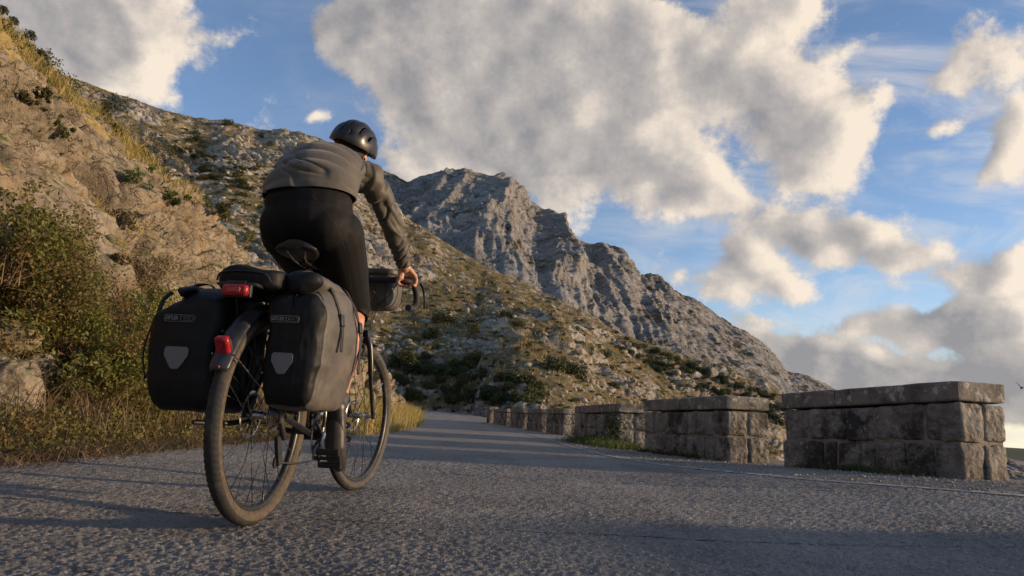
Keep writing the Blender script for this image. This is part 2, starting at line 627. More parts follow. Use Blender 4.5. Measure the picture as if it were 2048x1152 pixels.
# asphalt: dark binder, pale chippings, worn patches
M = {}
mt, g, bs, co, out = mat_new('asphalt')
geo = g.n('ShaderNodeNewGeometry'); P = geo.outputs['Position']
chip = g.vor(P, 72, 'F1', 1)
chd = g.vor(P, 72, 'F1', 0)
sepc = g.n('ShaderNodeSeparateColor'); g.put(sepc.inputs[0], chip)
c = g.mix(g.ramp(g.noise(P, 1.3, 6, .6), .35, .65), (.175, .163, .148), (.25, .235, .212))
stone = g.mix(sepc.outputs[0], (.14, .135, .13), (.40, .375, .34))
c = g.mix(g.math('MULTIPLY', g.ramp(chd, .25, .55, 1, 0), g.ramp(sepc.outputs[1], .35, .6)), c, stone)
c = g.mix(g.ramp(g.noise(P, 30, 5, .7), .55, .75, 0, .6), c, (.065, .064, .064))
sx = g.n('ShaderNodeSeparateXYZ'); g.put(sx.inputs[0], P)
edge = g.ramp(g.math('ADD', sx.outputs[0], g.math('MULTIPLY', g.noise(P, 2.2, 4, .6), 1.2)), -1.9, -1.1, 1, 0)
c = g.mix(g.math('MULTIPLY', edge, .55), c, (.26, .25, .24))
# polished wheel tracks, old patches and thin cracks
yst = g.vmath('MULTIPLY', P, (1.0, .16, 1))
c = g.mix(g.ramp(g.noise(yst, 1.6, 5, .55), .50, .66, 0, .45), c, (.115, .108, .10))
crk_ = g.vor(g.vmath('ADD', P, g.vmath('SCALE', g.noisec(P, 1.6, 6), None, 1.2)), .55, 'DISTANCE_TO_EDGE')
c = g.mix(g.math('MULTIPLY', g.ramp(crk_, 0, .006, 1, 0), g.ramp(g.noise(P, .7, 3), .50, .56)), c, (.02, .02, .02))
g.put(bs.inputs['Base Color'], c)
bs.inputs['Roughness'].default_value = .78
bs.inputs['Specular IOR Level'].default_value = .4
h = g.math('ADD', g.math('MULTIPLY', g.ramp(chd, .0, .6, 1, 0), .7), g.noise(P, 160, 4, .7))
h = g.math('ADD', h, g.math('MULTIPLY', g.noise(P, 24, 4, .6), 1.2))
g.put(bs.inputs['Normal'], g.bump(h, 1.0, .007))
M['asphalt'] = mt

# worn white edge line
mt, g, bs, co, out = mat_new('worn_white_paint')
geo = g.n('ShaderNodeNewGeometry'); P = geo.outputs['Position']
wear = g.noise(P, 9, 9, .75)
c = g.mix(g.ramp(wear, .42, .60), (.24, .235, .23), (.48, .475, .46))
g.put(bs.inputs['Base Color'], c)
bs.inputs['Roughness'].default_value = .8
g.put(bs.inputs['Normal'], g.bump(g.noise(P, 90, 4, .7), .6, .003))
tp = g.n('ShaderNodeBsdfTransparent'); mx = g.n('ShaderNodeMixShader')
g.put(mx.inputs[0], g.ramp(g.noise(P, 14, 8, .8), .36, .55))
g.t.links.new(tp.outputs[0], mx.inputs[1]); g.t.links.new(bs.outputs[0], mx.inputs[2]); g.t.links.new(mx.outputs[0], out.inputs[0])
M['paint'] = mt

M['bank'] = rock_mat('bank_limestone', (.165, .135, .096), (.345, .29, .21), (.30, .195, .10), grass=(.30, .22, .07), scale=1.6, grass_amt=.35, bumpd=.11, crack=.45, stretch=(1, .35, 1.2), bstr=1.0, warm_amt=.5, green=(.10, .12, .03))
M['grassy'] = rock_mat('grassy_shoulder', (.24, .18, .08), (.36, .28, .12), (.26, .19, .07), grass=(.34, .25, .08), scale=1.6, grass_amt=1.5, bumpd=.08, crack=.0, green=(.11, .13, .03))
M['slope'] = rock_mat('hillside_scrub', (.27, .25, .22), (.48, .45, .40), (.30, .225, .14), grass=(.235, .18, .09), scale=.55, grass_amt=.75, bumpd=.6, crack=.25, green=(.10, .10, .04))
M['cliff'] = rock_mat('mountain_limestone', (.215, .212, .205), (.37, .36, .345), (.31, .27, .215), grass=(.17, .135, .07), scale=.06, grass_amt=-.55, warm_amt=.5, bumpd=5.0, crack=.30, bstr=1.0, green=(.07, .075, .035))
M['valley'] = rock_mat('valley_scrub', (.10, .10, .07), (.16, .14, .10), (.14, .10, .06), grass=(.07, .08, .035), scale=.05, grass_amt=1.2, bumpd=2.0, green=(.04, .055, .02))
M['wallstone'] = None
mt, g, bs, co, out = mat_new('parapet_stone')
geo = g.n('ShaderNodeNewGeometry'); P = geo.outputs['Position']
isl = geo.outputs['Random Per Island']
c = g.mix(g.ramp(g.noise(P, 3.5, 7, .65), .35, .65), (.14, .125, .10), (.38, .345, .29))
c = g.mix(g.ramp(isl, 0, 1, 0, .5, smooth=False), c, (.30, .27, .225))
c = g.mix(g.ramp(g.noise(g.vmath('ADD', P, (3, 8, 1)), 2.1, 6, .7), .47, .60, 0, .92), c, (.045, .038, .032))
c = g.mix(g.ramp(g.noise(g.vmath('ADD', P, (13, 8, 1)), 16, 6, .7), .58, .70, 0, .8), c, (.50, .47, .42))
c = g.mix(g.ramp(g.noise(P, 45, 5, .7), .55, .72, 0, .7), c, (.10, .085, .07))
g.put(bs.inputs['Base Color'], c)
bs.inputs['Roughness'].default_value = .9
bs.inputs['Specular IOR Level'].default_value = .3
hh = g.math('ADD', g.noise(P, 14, 9, .68), g.math('MULTIPLY', g.vor(g.vmath('ADD', P, g.vmath('SCALE', g.noisec(P, 8, 3), None, .08)), 17, 'F1'), .6))
g.put(bs.inputs['Normal'], g.bump(hh, 1.0, .050))
M['wallstone'] = mt
mt, g, bs, co, out = mat_new('coping_stone')
geo = g.n('ShaderNodeNewGeometry'); P = geo.outputs['Position']
c = g.mix(g.ramp(g.noise(P, 3.5, 7, .65), .35, .65), (.12, .105, .085), (.24, .21, .17))
c = g.mix(g.ramp(g.noise(g.vmath('ADD', P, (5, 1, 1)), 7, 8, .72), .52, .66, 0, .85), c, (.055, .048, .04))
c = g.mix(g.ramp(g.noise(g.vmath('ADD', P, (13, 8, 7)), 11, 8, .75), .54, .62, 0, .9), c, (.50, .48, .44))
g.put(bs.inputs['Base Color'], c)
bs.inputs['Roughness'].default_value = .9
g.put(bs.inputs['Normal'], g.bump(g.noise(P, 22, 9, .7), .9, .014))
M['coping'] = mt
M['mortar'] = simple('mortar', (.24, .20, .15), .95, 0, .25, 18, .6, .01)
M['gravel'] = simple('gravel_dirt', (.20, .18, .15), .95, 0, .4, 60, .8, .01)
M['verge'] = simple('dirt_verge', (.15, .115, .075), .95, 0, .45, 12, .8, .02)
M['rubber'] = simple('tread_rubber', (.022, .021, .020), .8, 0, .3, 60, .4, .002, dust=(.13, .10, .065), dustamt=.45)
M['sidewall'] = simple('dusty_tan_sidewall', (.075, .058, .037), .8, 0, .3, 50, .3, .001, dust=(.15, .12, .08), dustamt=.4)
M['sidewall_dark'] = simple('dusty_grey_sidewall', (.055, .047, .037), .7, 0, .3, 50, .3, .001, dust=(.2, .17, .12), dustamt=.5)
M['rim'] = simple('rim_black', (.03, .03, .03), .4, .3, .2, 50, .1, .001, dust=(.12, .10, .07), dustamt=.4)
M['rimsilver'] = simple('rim_brake_track', (.35, .32, .28), .35, .8, .2, 50, .1, .001)
M['steel'] = simple('steel', (.45, .43, .40), .3, 1.0, .2, 80, .1, .0005)
M['spoke'] = simple('spoke_black', (.05, .05, .05), .35, .8, .1, 80, 0)
M['frame'] = simple('frame_black', (.012, .012, .014), .35, 0, .2, 30, .05, .0005, dust=(.08, .065, .05), dustamt=.25)
M['black'] = simple('matt_black', (.016, .016, .017), .55, 0, .2, 50, .1, .001)
M['guard'] = simple('mudguard_plastic', (.022, .023, .026), .42, 0, .3, 40, .12, .0005, dust=(.16, .13, .09), dustamt=.5)
M['tarp'] = simple('pannier_tarpaulin', (.090, .078, .064), .55, 0, .18, 10, .2, .003, dust=(.13, .105, .078), dustamt=.7)  # black tarpaulin with low sunlight put into its colour, plus dust
M['tarpdark'] = simple('pannier_back_panel', (.006, .006, .0065), .6, 0, .25, 14, .2, .003, spec=.28)  # same tarpaulin with shade put into its colour
M['strap'] = simple('webbing', (.014, .014, .014), .7, 0, .3, 120, .3, .001)
M['reflect'] = simple('grey_reflector_patch', (.135, .135, .14), .4, 0, .1, 300, .05, .0005)
M['print'] = simple('grey_print', (.18, .18, .18), .5, 0, .1, 60, 0)
M['red'] = simple('red_lens', (.30, .010, .014), .18, 0, .35, 60, .3, .002)
M['jersey'] = None
mt, g, bs, co, out = mat_new('olive_jersey')
n1 = g.noise(co, 6, 5, .6)
c = g.mix(g.ramp(n1, .3, .7), (.062, .053, .036), (.082, .070, .047))
g.put(bs.inputs['Base Color'], c)
bs.inputs['Roughness'].default_value = .62
bs.inputs['Sheen Weight'].default_value = .15
g.put(bs.inputs['Normal'], g.bump(g.noise(co, 700, 2, .6), .2, .0006))
M['jersey'] = mt
M['tights'] = simple('black_cycling_tights', (.0075, .007, .007), .75, 0, .15, 30, .1, .0008, spec=.22)
mt, g, bs, co, out = mat_new('skin')
c = g.mix(g.ramp(g.noise(co, 30, 4, .6), .35, .65), (.40, .19, .115), (.52, .27, .17))
g.put(bs.inputs['Base Color'], c)
bs.inputs['Roughness'].default_value = .5
bs.inputs['Subsurface Weight'].default_value = .15
bs.inputs['Subsurface Radius'].default_value = (.01, .004, .002)
g.put(bs.inputs['Normal'], g.bump(g.noise(co, 300, 3, .6), .15, .0006))
M['skin'] = mt
M['hair'] = simple('dark_hair', (.02, .014, .010), .6, 0, .3, 150, .5, .002)
M['helmet'] = simple('helmet_shell', (.012, .011, .010), .38, .2, .2, 30, .05, .0005, spec=.6)
M['helmetin'] = simple('helmet_foam', (.008, .008, .008), .9, 0, .2, 60, .2, .001)
M['shoe'] = simple('black_shoe', (.035, .031, .026), .4, 0, .2, 40, .2, .001, dust=(.12, .10, .07), dustamt=.5)
M['bark'] = simple('bark', (.10, .075, .05), .9, 0, .3, 12, .6, .01)
M['twig'] = simple('dry_twigs', (.17, .115, .06), .9, 0, .35, 12, .4, .004)
M['leaf_olive'] = leaf_mat('leaves_olive', (.095, .10, .022), (.20, .185, .05), (.20, .135, .05))
M['leaf_bright'] = leaf_mat('leaves_bright', (.10, .12, .02), (.26, .26, .055), (.20, .13, .04))
M['leaf_dark'] = leaf_mat('leaves_dark', (.026, .038, .013), (.066, .080, .026), (.045, .055, .018), trans=.2)
M['leaf_mid'] = leaf_mat('leaves_mid', (.055, .07, .02), (.11, .115, .035), (.10, .08, .03), trans=.2)
M['leaf_green'] = leaf_mat('leaves_green', (.05, .075, .015), (.11, .14, .03), None, trans=.3)
M['leaf_dry'] = leaf_mat('leaves_dry', (.12, .085, .045), (.24, .18, .10), (.10, .09, .035), trans=.2)
M['straw'] = leaf_mat('dry_grass_blades', (.30, .21, .07), (.50, .38, .15), (.20, .20, .05), trans=.4)

# ================================================================== ground and road
ZL = np.array([(-60, 0), (5, 0), (8, -.02), (12.4, -.08), (20, -.14), (26, -.15), (30, -.12), (34, -.05), (41, .07), (48, .22), (54, .27), (62, .25), (90, .3)], float)
_yy = np.linspace(-60, 90, 1501)
_zz = np.interp(_yy, ZL[:, 0], ZL[:, 1])
_k = np.exp(-np.linspace(-2, 2, 31) ** 2); _k /= _k.sum()
_zz = np.convolve(np.pad(_zz, 15, 'edge'), _k, 'valid')


def ground_z(x, y):
    x = np.asarray(x, float); y = np.asarray(y, float)
    z = np.interp(y, _yy, _zz)
    return z + .08 * sstep(x, .8, 3.3) * (1 - sstep(y, 5.2, 8.2)) + .03 * sstep(-x, 1.0, 2.5) * (1 - sstep(y, 8, 14))


LEFT = np.array([(-60, -2.6), (0, -2.3), (3.3, -2.32), (5.2, -2.25), (12, -2.2), (16, -2.35), (20, -2.7), (28, -3.4), (36, -5.0), (44, -7.6), (52, -11.5), (60, -17)], float)
LINE = np.array([(-60, 6.2), (0, 5.9), (3.0, 4.35), (3.7, 3.45), (4.3, 2.85), (5.0, 2.15), (6.7, 1.42), (8.3, 1.15), (11, 1.03), (14.3, .95), (20, .52), (27, -.17), (35, -1.35), (44, -3.6), (52, -7.2), (60, -12.5)], float)
RIGHT = np.array([(-60, 7.9), (-1, 7.1), (2.6, 5.75), (5.4, 3.75), (8.1, 2.75), (12.4, 2.2), (20, 1.7), (26, .65), (32, -.55), (40, -1.9), (46, -3.6), (52, -6.6), (60, -11.9)], float)


def curve(tab, y):
    # smooth interpolation through the table
    yy = np.linspace(-60, 60, 2401)
    v = np.interp(yy, tab[:, 0], tab[:, 1])
    k = np.exp(-np.linspace(-2, 2, 25) ** 2); k /= k.sum()
    v = np.convolve(np.pad(v, 12, 'edge'), k, 'valid')
    return np.interp(y, yy, v)


# rows thin out with distance, so the chippings near the camera are real relief
ys = [1.15]
while ys[-1] < 60:
    ys.append(ys[-1] * 1.0042)
ys = np.array(ys)
nb = 40
ys = np.concatenate([np.linspace(-40, 1.1, nb), ys])
NC = 620
# columns: spread by bearing near the camera so cells stay square there
xl, xr = curve(LEFT, ys) - .25, curve(RIGHT, ys) + .1
T = np.linspace(0, 1, NC)
X = xl[:, None] + (xr - xl)[:, None] * T[None, :]
for i, y in enumerate(ys):
    if 1.1 < y < 12:
        fx0, fx1 = max(xl[i], -1.0 * y), min(xr[i], 1.0 * y)
        a, b = .03, .97
        X[i] = np.interp(T, [0, a, b, 1], [xl[i], fx0 if fx0 > xl[i] + .05 else xl[i] + (xr[i] - xl[i]) * a, fx1 if fx1 < xr[i] - .05 else xl[i] + (xr[i] - xl[i]) * b, xr[i]])
Y = np.repeat(ys[:, None], NC, 1)
x, y = X.ravel(), Y.ravel()
z = ground_z(x, y)
P3 = np.stack([x, y, np.zeros_like(x)], 1)
near = 1 - sstep(y, 5, 14)
act = (y > 1.1)
zz = np.zeros_like(x)
idx = np.where(act & (y < 14))[0]
q = P3[idx]
f1, f2, rid = worley(q * 55 + fbm(q * 25, 2, seed=9)[:, None] * .6, 3)
chip = np.clip(1 - (f1 / .62) ** 2, 0, 1) * (.25 + .75 * rid)
g1, g2, rid2 = worley(q * 130, 8)
zz[idx] = (.0085 * chip + .0022 * np.clip(1 - g1 / .6, 0, 1) * rid2 + .0022 * fbm(q * 9, 3, seed=4) + .0035 * (vnoise(q * 1.7, 5)) * 1.0) * near[idx]
z = z + zz
# thin crumbled rims
Fr = grid_faces(len(ys), NC)
road = put_mesh('road', np.stack([x, y, z], 1), Fr, M['asphalt'])
tag(road, 'worn grey chip-sealed mountain road under the touring bicycle', 'road', kind='structure')

# worn white edge line along the parapet side, 4 mm above the road
yl = np.concatenate([np.linspace(-20, 2.5, 20), np.geomspace(2.6, 31, 260)])
cx = curve(LINE, yl)
w = .045 + .02 * vnoise(np.stack([yl * 1.3, yl * 0, yl * 0], 1), 3)
dx = np.gradient(cx, yl); nrm = np.hypot(1, dx)
V = []
for k in (-1, -.33, .33, 1):
    xx = cx + w * k / nrm; y2 = yl - w * k * dx / nrm
    V.append(np.stack([xx, y2, ground_z(xx, y2) + .0085], 1))
V = np.stack(V, 1).reshape(-1, 3)
ln = put_mesh('road_markings', V, grid_faces(len(yl), 4), M['paint'])
tag(ln, 'faded white edge line on the road beside the stone parapets', 'road marking', kind='structure')

# verges: gravel strip between road and walls and beyond, dirt strip under the bank
yv = np.concatenate([np.linspace(-40, 1, 30), np.geomspace(1.1, 60, 380)])


def strip(name, xa, xb, nc, lift, mat, amp, sc, seed, label, drop=None):
    U = np.linspace(0, 1, nc)
    X = xa[:, None] + (xb - xa)[:, None] * U[None]
    Y = np.repeat(yv[:, None], nc, 1)
    p = np.stack([X.ravel(), Y.ravel(), np.zeros(X.size)], 1)
    z = ground_z(p[:, 0], p[:, 1]) + lift + amp * fbm(p * sc, 5, .6, seed=seed)
    if drop is not None:
        z = z + np.tile(drop(U), len(yv))
    p[:, 2] = z
    o = put_mesh(name, p, grid_faces(len(yv), nc), mat)
    return tag(o, label, 'verge', kind='structure')


strip('gravel_verge', curve(RIGHT, yv) - .55, curve(RIGHT, yv) + 1.6, 70, -.012, M['gravel'], .028, 3.1, 2,
      'crumbly grey gravel verge along the foot of the stone parapets', lambda u: -.5 * np.clip(u - .80, 0, 1) - .02 * (u < .12) + .012 * sstep(u, .1, .25))
strip('dirt_verge', curve(LEFT, yv) - 1.7, curve(LEFT, yv) + .28, 60, -.004, M['verge'], .03, 2.6, 6,
      'brown litter-strewn dirt verge below the rocky bank', lambda u: -.03 * sstep(u, .8, 1.0) + .30 * sstep(1 - u, .2, 1.0))


# ================================================================== near rocky bank on the left
CREST = [(-900, -600), (-300, -160), (0, 78), (80, 148), (150, 200), (260, 300), (330, 372), (420, 472), (520, 562), (640, 650), (740, 715), (800, 754), (826, 795), (838, 824)]
SKYL = [(-900, -650), (-300, -205), (0, 22), (100, 118), (200, 192), (262, 236), (330, 335), (400, 424), (520, 545), (640, 640), (740, 708), (800, 750), (826, 793), (838, 822)]
cpx, cpy = np.array(CREST, float).T
yb = np.concatenate([np.linspace(-14, 1.9, 50), np.geomspace(2.0, 58, 800)])
NT_ = 430
xb = curve(LEFT, yb) - .28 - .85 * (1 - sstep(yb, 7.5, 13))
zb = ground_z(xb, yb)
xc = np.interp(yb, [-14, 2, 13, 21, 31, 40, 46, 52, 58], [-9, -9, -9.6, -10.2, -10.4, -10.6, -11.2, -13.5, -19])
spx, spy = np.array(SKYL, float).T
xc2 = xc - np.interp(yb, [-14, 20, 30, 40, 58], [5.2, 5.2, 3.6, 2.4, 1.5])


def seen_height(x_, y_, lx, ly):
    lo, hi = -1.0, 40.0
    for _ in range(28):
        mid = (lo + hi) / 2
        pp = proj([[x_, y_, mid]])[0]
        if pp[1] > np.interp(pp[0], lx, ly):
            lo = mid
        else:
            hi = mid
    return lo


zc = np.zeros_like(yb)
for i, y_ in enumerate(yb):
    if y_ < 9:
        zc[i] = np.nan
        continue
    lo, hi = -1.0, 30.0
    for _ in range(26):
        mid = (lo + hi) / 2
        pp = proj([[xc[i], y_, mid]])[0]
        if pp[1] > np.interp(pp[0], cpx, cpy):
            lo = mid
        else:
            hi = mid
    zc[i] = lo
zc[np.isnan(zc)] = zc[~np.isnan(zc)][0]
zc = np.convolve(np.pad(zc, 6, 'edge'), np.ones(13) / 13, 'valid')
zc = np.maximum(zc, zb + .35)
zc2 = np.array([seen_height(a_, max(b_, 9), spx, spy) for a_, b_ in zip(xc2, yb)])
zc2 = np.maximum(np.convolve(np.pad(zc2, 6, 'edge'), np.ones(13) / 13, 'valid'), zc + .2)
t = np.concatenate([np.linspace(0, 1, 380), 1 + np.linspace(.02, 2.6, 50) ** 1.3])
tt = np.minimum(t, 1)
prof = .80 * tt + .20 * np.sin(tt * math.pi / 2) + .05 * np.sin(tt * math.pi)
t = np.concatenate([np.linspace(0, 1, 330), np.linspace(1, 2, 71)[1:], 2 + np.linspace(.05, 2, 30)])
tt = np.minimum(t, 1)
prof = .80 * tt + .20 * np.sin(tt * math.pi / 2) + .05 * np.sin(tt * math.pi)
tg2 = np.clip(t - 1, 0, 1)
tb3 = np.clip(t - 2, 0, 9)
XX = xb[:, None] + (xc - xb)[:, None] * tt[None] + (xc2 - xc)[:, None] * tg2[None] - 4.0 * tb3[None]
ZZ = zb[:, None] + (zc - zb)[:, None] * prof[None] + (zc2 - zc)[:, None] * tg2[None] - 3.0 * tb3[None]
YY = np.repeat(yb[:, None], NT_, 1)
S = YY; L = np.sqrt((XX - xb[:, None]) ** 2 + (ZZ - zb[:, None]) ** 2)
p = np.stack([XX.ravel(), YY.ravel(), ZZ.ravel()], 1)
s2, l2 = S.ravel(), L.ravel()
tR = np.tile(t, len(yb))
# normal of the plain slope
dX = np.gradient(XX, axis=1).ravel(); dZ = np.gradient(ZZ, axis=1).ravel()
nl = np.hypot(dX, dZ) + 1e-9
N = np.stack([dZ / nl, np.zeros_like(nl), -dX / nl], 1)
wob = fbm(p * .35, 3, seed=21)
wob2 = fbm(p * 1.1, 3, seed=22)
# slabs of bedded limestone running along the road, dipping slightly
lay = np.stack([s2 / 4.5 + wob * .8 + wob2 * .12, (l2 + .06 * s2) / 1.0 + wob * .7 + wob2 * .15], 1)
a1, a2, r1 = worley(lay, 31)
e1 = a2 - a1
brk = sstep(fbm(p * .45, 3, seed=29), -.25, .15)
# whale-backed blocks lying along the beds, split by deep joints
lay = np.stack([s2 / 2.5 + wob * .7 + wob2 * .10, (l2 + .07 * s2) / .86 + wob * .9 + wob2 * .16], 1)
a1, a2, r1 = worley(lay, 31)
e1 = a2 - a1
dome = np.sqrt(np.clip(1 - (a1 / .95) ** 2, 0, 1))
slab = .50 * (r1 - .5) + .34 * dome - .48 * sstep(.15 - e1, 0, .15)
lay2 = np.stack([s2 / .95 + wob2 * .35 + wob, (l2 + .10 * s2) / .38 + wob2 * .3 + wob], 1)
b1, b2, r2 = worley(lay2, 41)
slab += (.20 * (r2 - .5) + .16 * np.sqrt(np.clip(1 - (b1 / .95) ** 2, 0, 1)) - .26 * sstep(.16 - (b2 - b1), 0, .16)) * (.12 + .92 * brk)
lay3 = np.stack([s2 / .34 + wob2, (l2 + .2 * s2) / .17 + wob2], 1)
c1_, c2_, r3 = worley(lay3, 51)
slab += (.07 * (r3 - .5) - .09 * sstep(.2 - (c2_ - c1_), 0, .2)) * (.1 + .9 * brk)
slab += .09 * fbm(p * 2.3, 6, .6, seed=23, ridged=True) + .30 * wob - .15
# pocketed hollow rock face behind the bushes and panniers
hol = sstep(tR, .02, .12) * (1 - sstep(tR, .26, .42))
pock = fbm(p * np.array([1.0, .9, 1.3]), 4, .55, seed=77)
slab = slab - hol * .55 * sstep(pock, .05, .5) + hol * .25
# grassy shoulder near the crest is smoother
soft = sstep(tR + .05 * wob2, 1.0, 1.06)
disp = slab * (1 - .85 * soft) - .10 + soft * (.06 + .20 * fbm(p * .9, 4, seed=88))
disp *= sstep(tR, 0, .03)
far_fade = 1 - .55 * sstep(s2, 25, 50)
disp *= far_fade * np.clip(np.repeat(zc - zb, NT_) / 4, .12, 1)
disp -= .10 * sstep(tR, .97, 1.02) * 0
p = p + N * disp[:, None]
# settle the whole bank so that its outline keeps the crest line wanted above
s_px = proj(p)
okr = (tR < 1.02) & (s2 > 8)
bins = np.arange(-40, 850, 14)
exc = np.zeros(len(bins))
for bi, b0 in enumerate(bins):
    mm_ = okr & (s_px[:, 0] > b0) & (s_px[:, 0] <= b0 + 14)
    exc[bi] = (np.interp(b0 + 7, cpx, cpy) + 2 - np.percentile(s_px[mm_, 1], .6)) if mm_.sum() > 30 else 0
exc = np.convolve(np.pad(exc, 3, 'edge'), np.ones(7) / 7, 'valid')
for i in range(len(yb)):
    sl__ = slice(i * NT_, (i + 1) * NT_)
    if yb[i] > 8:
        e_ = np.interp(s_px[i * NT_ + 329, 0], bins + 7, exc)
        p[sl__, 2] -= e_ * yb[i] / F * np.clip(t, 0, 1) ** .8 * (1 - .6 * np.clip(t - 1, 0, 1))
BANK_P, BANK_N, BANK_T = p.copy(), N, tR
fcs = grid_faces(len(yb), NT_)[:, ::-1]
mats = [M['bank']]
ft = (tR + .12 * fbm(p * .8, 4, .6, seed=99))[fcs].mean(1)
bank = put_mesh('rocky_bank', p, fcs, None, None, True, [M['bank'], M['grassy']], ((ft > .99) | ((ft > .45) & (vnoise(p * 1.4, 12)[fcs].mean(1) > .50))).astype(int))
tag(bank, 'steep bank of bedded warm grey limestone slabs with dry grass left of the road', 'rocky bank', kind='structure')


# ================================================================== hill and mountain, lofted between a foot and a crest line
def loft(cols, foot, crest, nrow, back, power=1.0):
    """foot, crest: arrays (n,3); returns grid (n, nrow+back, 3): foot -> crest -> falling back side"""
    v = np.linspace(0, 1, nrow)
    G = foot[:, None, :] * (1 - v)[None, :, None] + crest[:, None, :] * v[None, :, None]
    if power != 1.0:
        zz = foot[:, None, 2] + (crest - foot)[:, None, 2] * (v ** power)[None]
        G[:, :, 2] = zz
    w = np.linspace(0, 1, back + 1)[1:]
    d = (crest - foot)
    B = crest[:, None, :] + np.stack([d[:, 0], d[:, 1], -d[:, 2] * .7], 1)[:, None, :] * w[None, :, None] * 1.0
    return np.concatenate([G, B], 1)


def interp_cols(px, tab):
    tab = np.array(tab, float)
    return [np.interp(px, tab[:, 0], tab[:, k]) for k in range(1, tab.shape[1])]


# --- scrubby hillside across the bend
HC = [(-100, 60, 100), (120, 150, 105), (200, 180, 110), (262, 198, 110), (330, 222, 112), (380, 236, 115), (450, 243, 115), (520, 262, 118), (600, 271, 120), (640, 281, 122), (680, 300, 122),
      (740, 360, 122), (803, 428, 120), (874, 475, 116), (958, 526, 112), (1040, 566, 108), (1108, 601, 105), (1216, 657, 105), (1300, 690, 106), (1436, 742, 110), (1553, 793, 112), (1640, 832, 116), (1750, 880, 120), (1900, 960, 130), (2150, 1060, 150)]
HF = [(-100, 60, 2.5), (600, 60, 1.5), (780, 57, -.6), (830, 55, -1.2), (900, 53, -1.4), (960, 51, -1.4), (985, 47, -1.4), (1040, 42, -1.6), (1120, 40, -2.6), (1300, 40, -6.0), (1560, 42, -10), (1800, 50, -18), (2150, 62, -30)]
nb_ = 900
px = np.linspace(-90, 2140, nb_)
cy_, cY = interp_cols(px, HC)
cy_ = cy_ + 3.0 * fbm(np.stack([px / 60, px * 0, px * 0], 1), 4, .6, seed=5) * sstep(1300 - px, 0, 500)
fY, fZ = interp_cols(px, HF)
crest = np.array([at_y(a, b, c) for a, b, c in zip(px, cy_, cY)])
foot = []
for a, Yf, Zf in zip(px, fY, fZ):
    q = at_y(a, 780, Yf)
    foot.append((q[0], Yf, Zf))
foot = np.array(foot)
NR = 300
Gh = loft(nb_, foot, crest, NR, 30)
shp = Gh.shape[:2]
p = Gh.reshape(-1, 3)
v = np.tile(np.concatenate([np.linspace(0, 1, NR), np.full(30, 1.0)]), nb_)
env = sstep(v, 0, .04) * (1 - .75 * sstep(v, .93, 1.0))
d = crest - foot
nn = np.cross(np.gradient(foot * .5 + crest * .5, axis=0), d)
nn /= np.linalg.norm(nn, axis=1)[:, None]
nn *= np.sign(nn[:, 2])[:, None]
N = np.repeat(nn, shp[1], 0)
# rock ribs dipping with the slope + loose blocks
u1 = p @ np.array([.75, -.25, -.62])
u2 = p @ np.array([.45, .55, .70])
big_n = fbm(p * .035, 4, .5, seed=61)
outc = fbm(p * .075, 5, .55, seed=62)
rockm = sstep(outc, -.10, .18)
w1_, w2_, wr = worley(np.stack([u1 / 6.5 + outc, u2 / 1.5], 1), 63)
w3_, w4_, wr3 = worley(np.stack([u1 / 2.2, u2 / .6 + outc], 1), 64)
disp = 2.6 * big_n + rockm * (1.2 * (wr - .35) + .55 * sstep(w2_ - w1_, 0, .3) + .45 * (wr3 - .4) + .3 * sstep(w4_ - w3_, 0, .3)) + .5 * fbm(p * .5, 5, .6, seed=65) + (1 - rockm) * .16 * wr3
ridge_ = fbm(p * np.array([.11, .03, .03]), 4, .55, seed=66, ridged=True)
disp += 1.2 * ridge_ * sstep(v, .55, .9)
p = p + N * (disp * env * .8)[:, None]
HILL = p.reshape(shp[0], shp[1], 3)
hill = put_mesh('scrubby_hillside', p, grid_faces(*shp), M['slope'])
tag(hill, 'sunlit hillside of grey rock ribs, dry grass and scrub beyond the bend', 'hillside', kind='structure')
HILL_PX = proj(HILL[:, :NR].reshape(-1, 3)).reshape(nb_, NR, 2)

# --- craggy limestone mountain
MC = [(560, 270, 420), (700, 318, 420), (780, 344, 420), (815, 363, 430), (840, 352, 430), (870, 344, 430), (905, 340, 430), (935, 342, 430), (960, 346, 430), (985, 352, 430), (998, 349, 430), (1012, 352, 430), (1022, 366, 430),
      (1060, 398, 425), (1085, 418, 425), (1110, 432, 420), (1125, 440, 420), (1160, 480, 415), (1185, 489, 420), (1215, 487, 430), (1235, 500, 435), (1252, 520, 440), (1268, 550, 445), (1300, 560, 470), (1340, 576, 490), (1400, 610, 500),
      (1440, 638, 510), (1500, 668, 515), (1540, 700, 515), (1572, 742, 505), (1610, 752, 500), (1640, 764, 500), (1670, 779, 500), (1720, 815, 500), (1800, 850, 520), (1950, 900, 560), (2200, 960, 600)]
MF = [(560, 170, 30), (800, 165, 20), (1000, 160, 8), (1250, 160, 0), (1560, 170, -8), (1800, 190, -30), (2200, 230, -60)]
nb_ = 760
px = np.linspace(560, 2190, nb_)
cy_, cY = interp_cols(px, MC)
cy_ = cy_ + (2.4 * fbm(np.stack([px / 26, px * 0, px * 0], 1), 5, .65, seed=15, ridged=True)) * sstep(1750 - px, 0, 300)
k = np.ones(9) / 9
fY, fZ = interp_cols(px, MF)
crest = np.array([at_y(a, b, c) for a, b, c in zip(px, cy_, cY)])
foot = []
for a, Yf, Zf in zip(px, fY, fZ):
    q = at_y(a, 780, Yf)
    foot.append((q[0], Yf, Zf))
foot = np.array(foot)
NR = 420
Gm = loft(nb_, foot, crest, NR, 24)
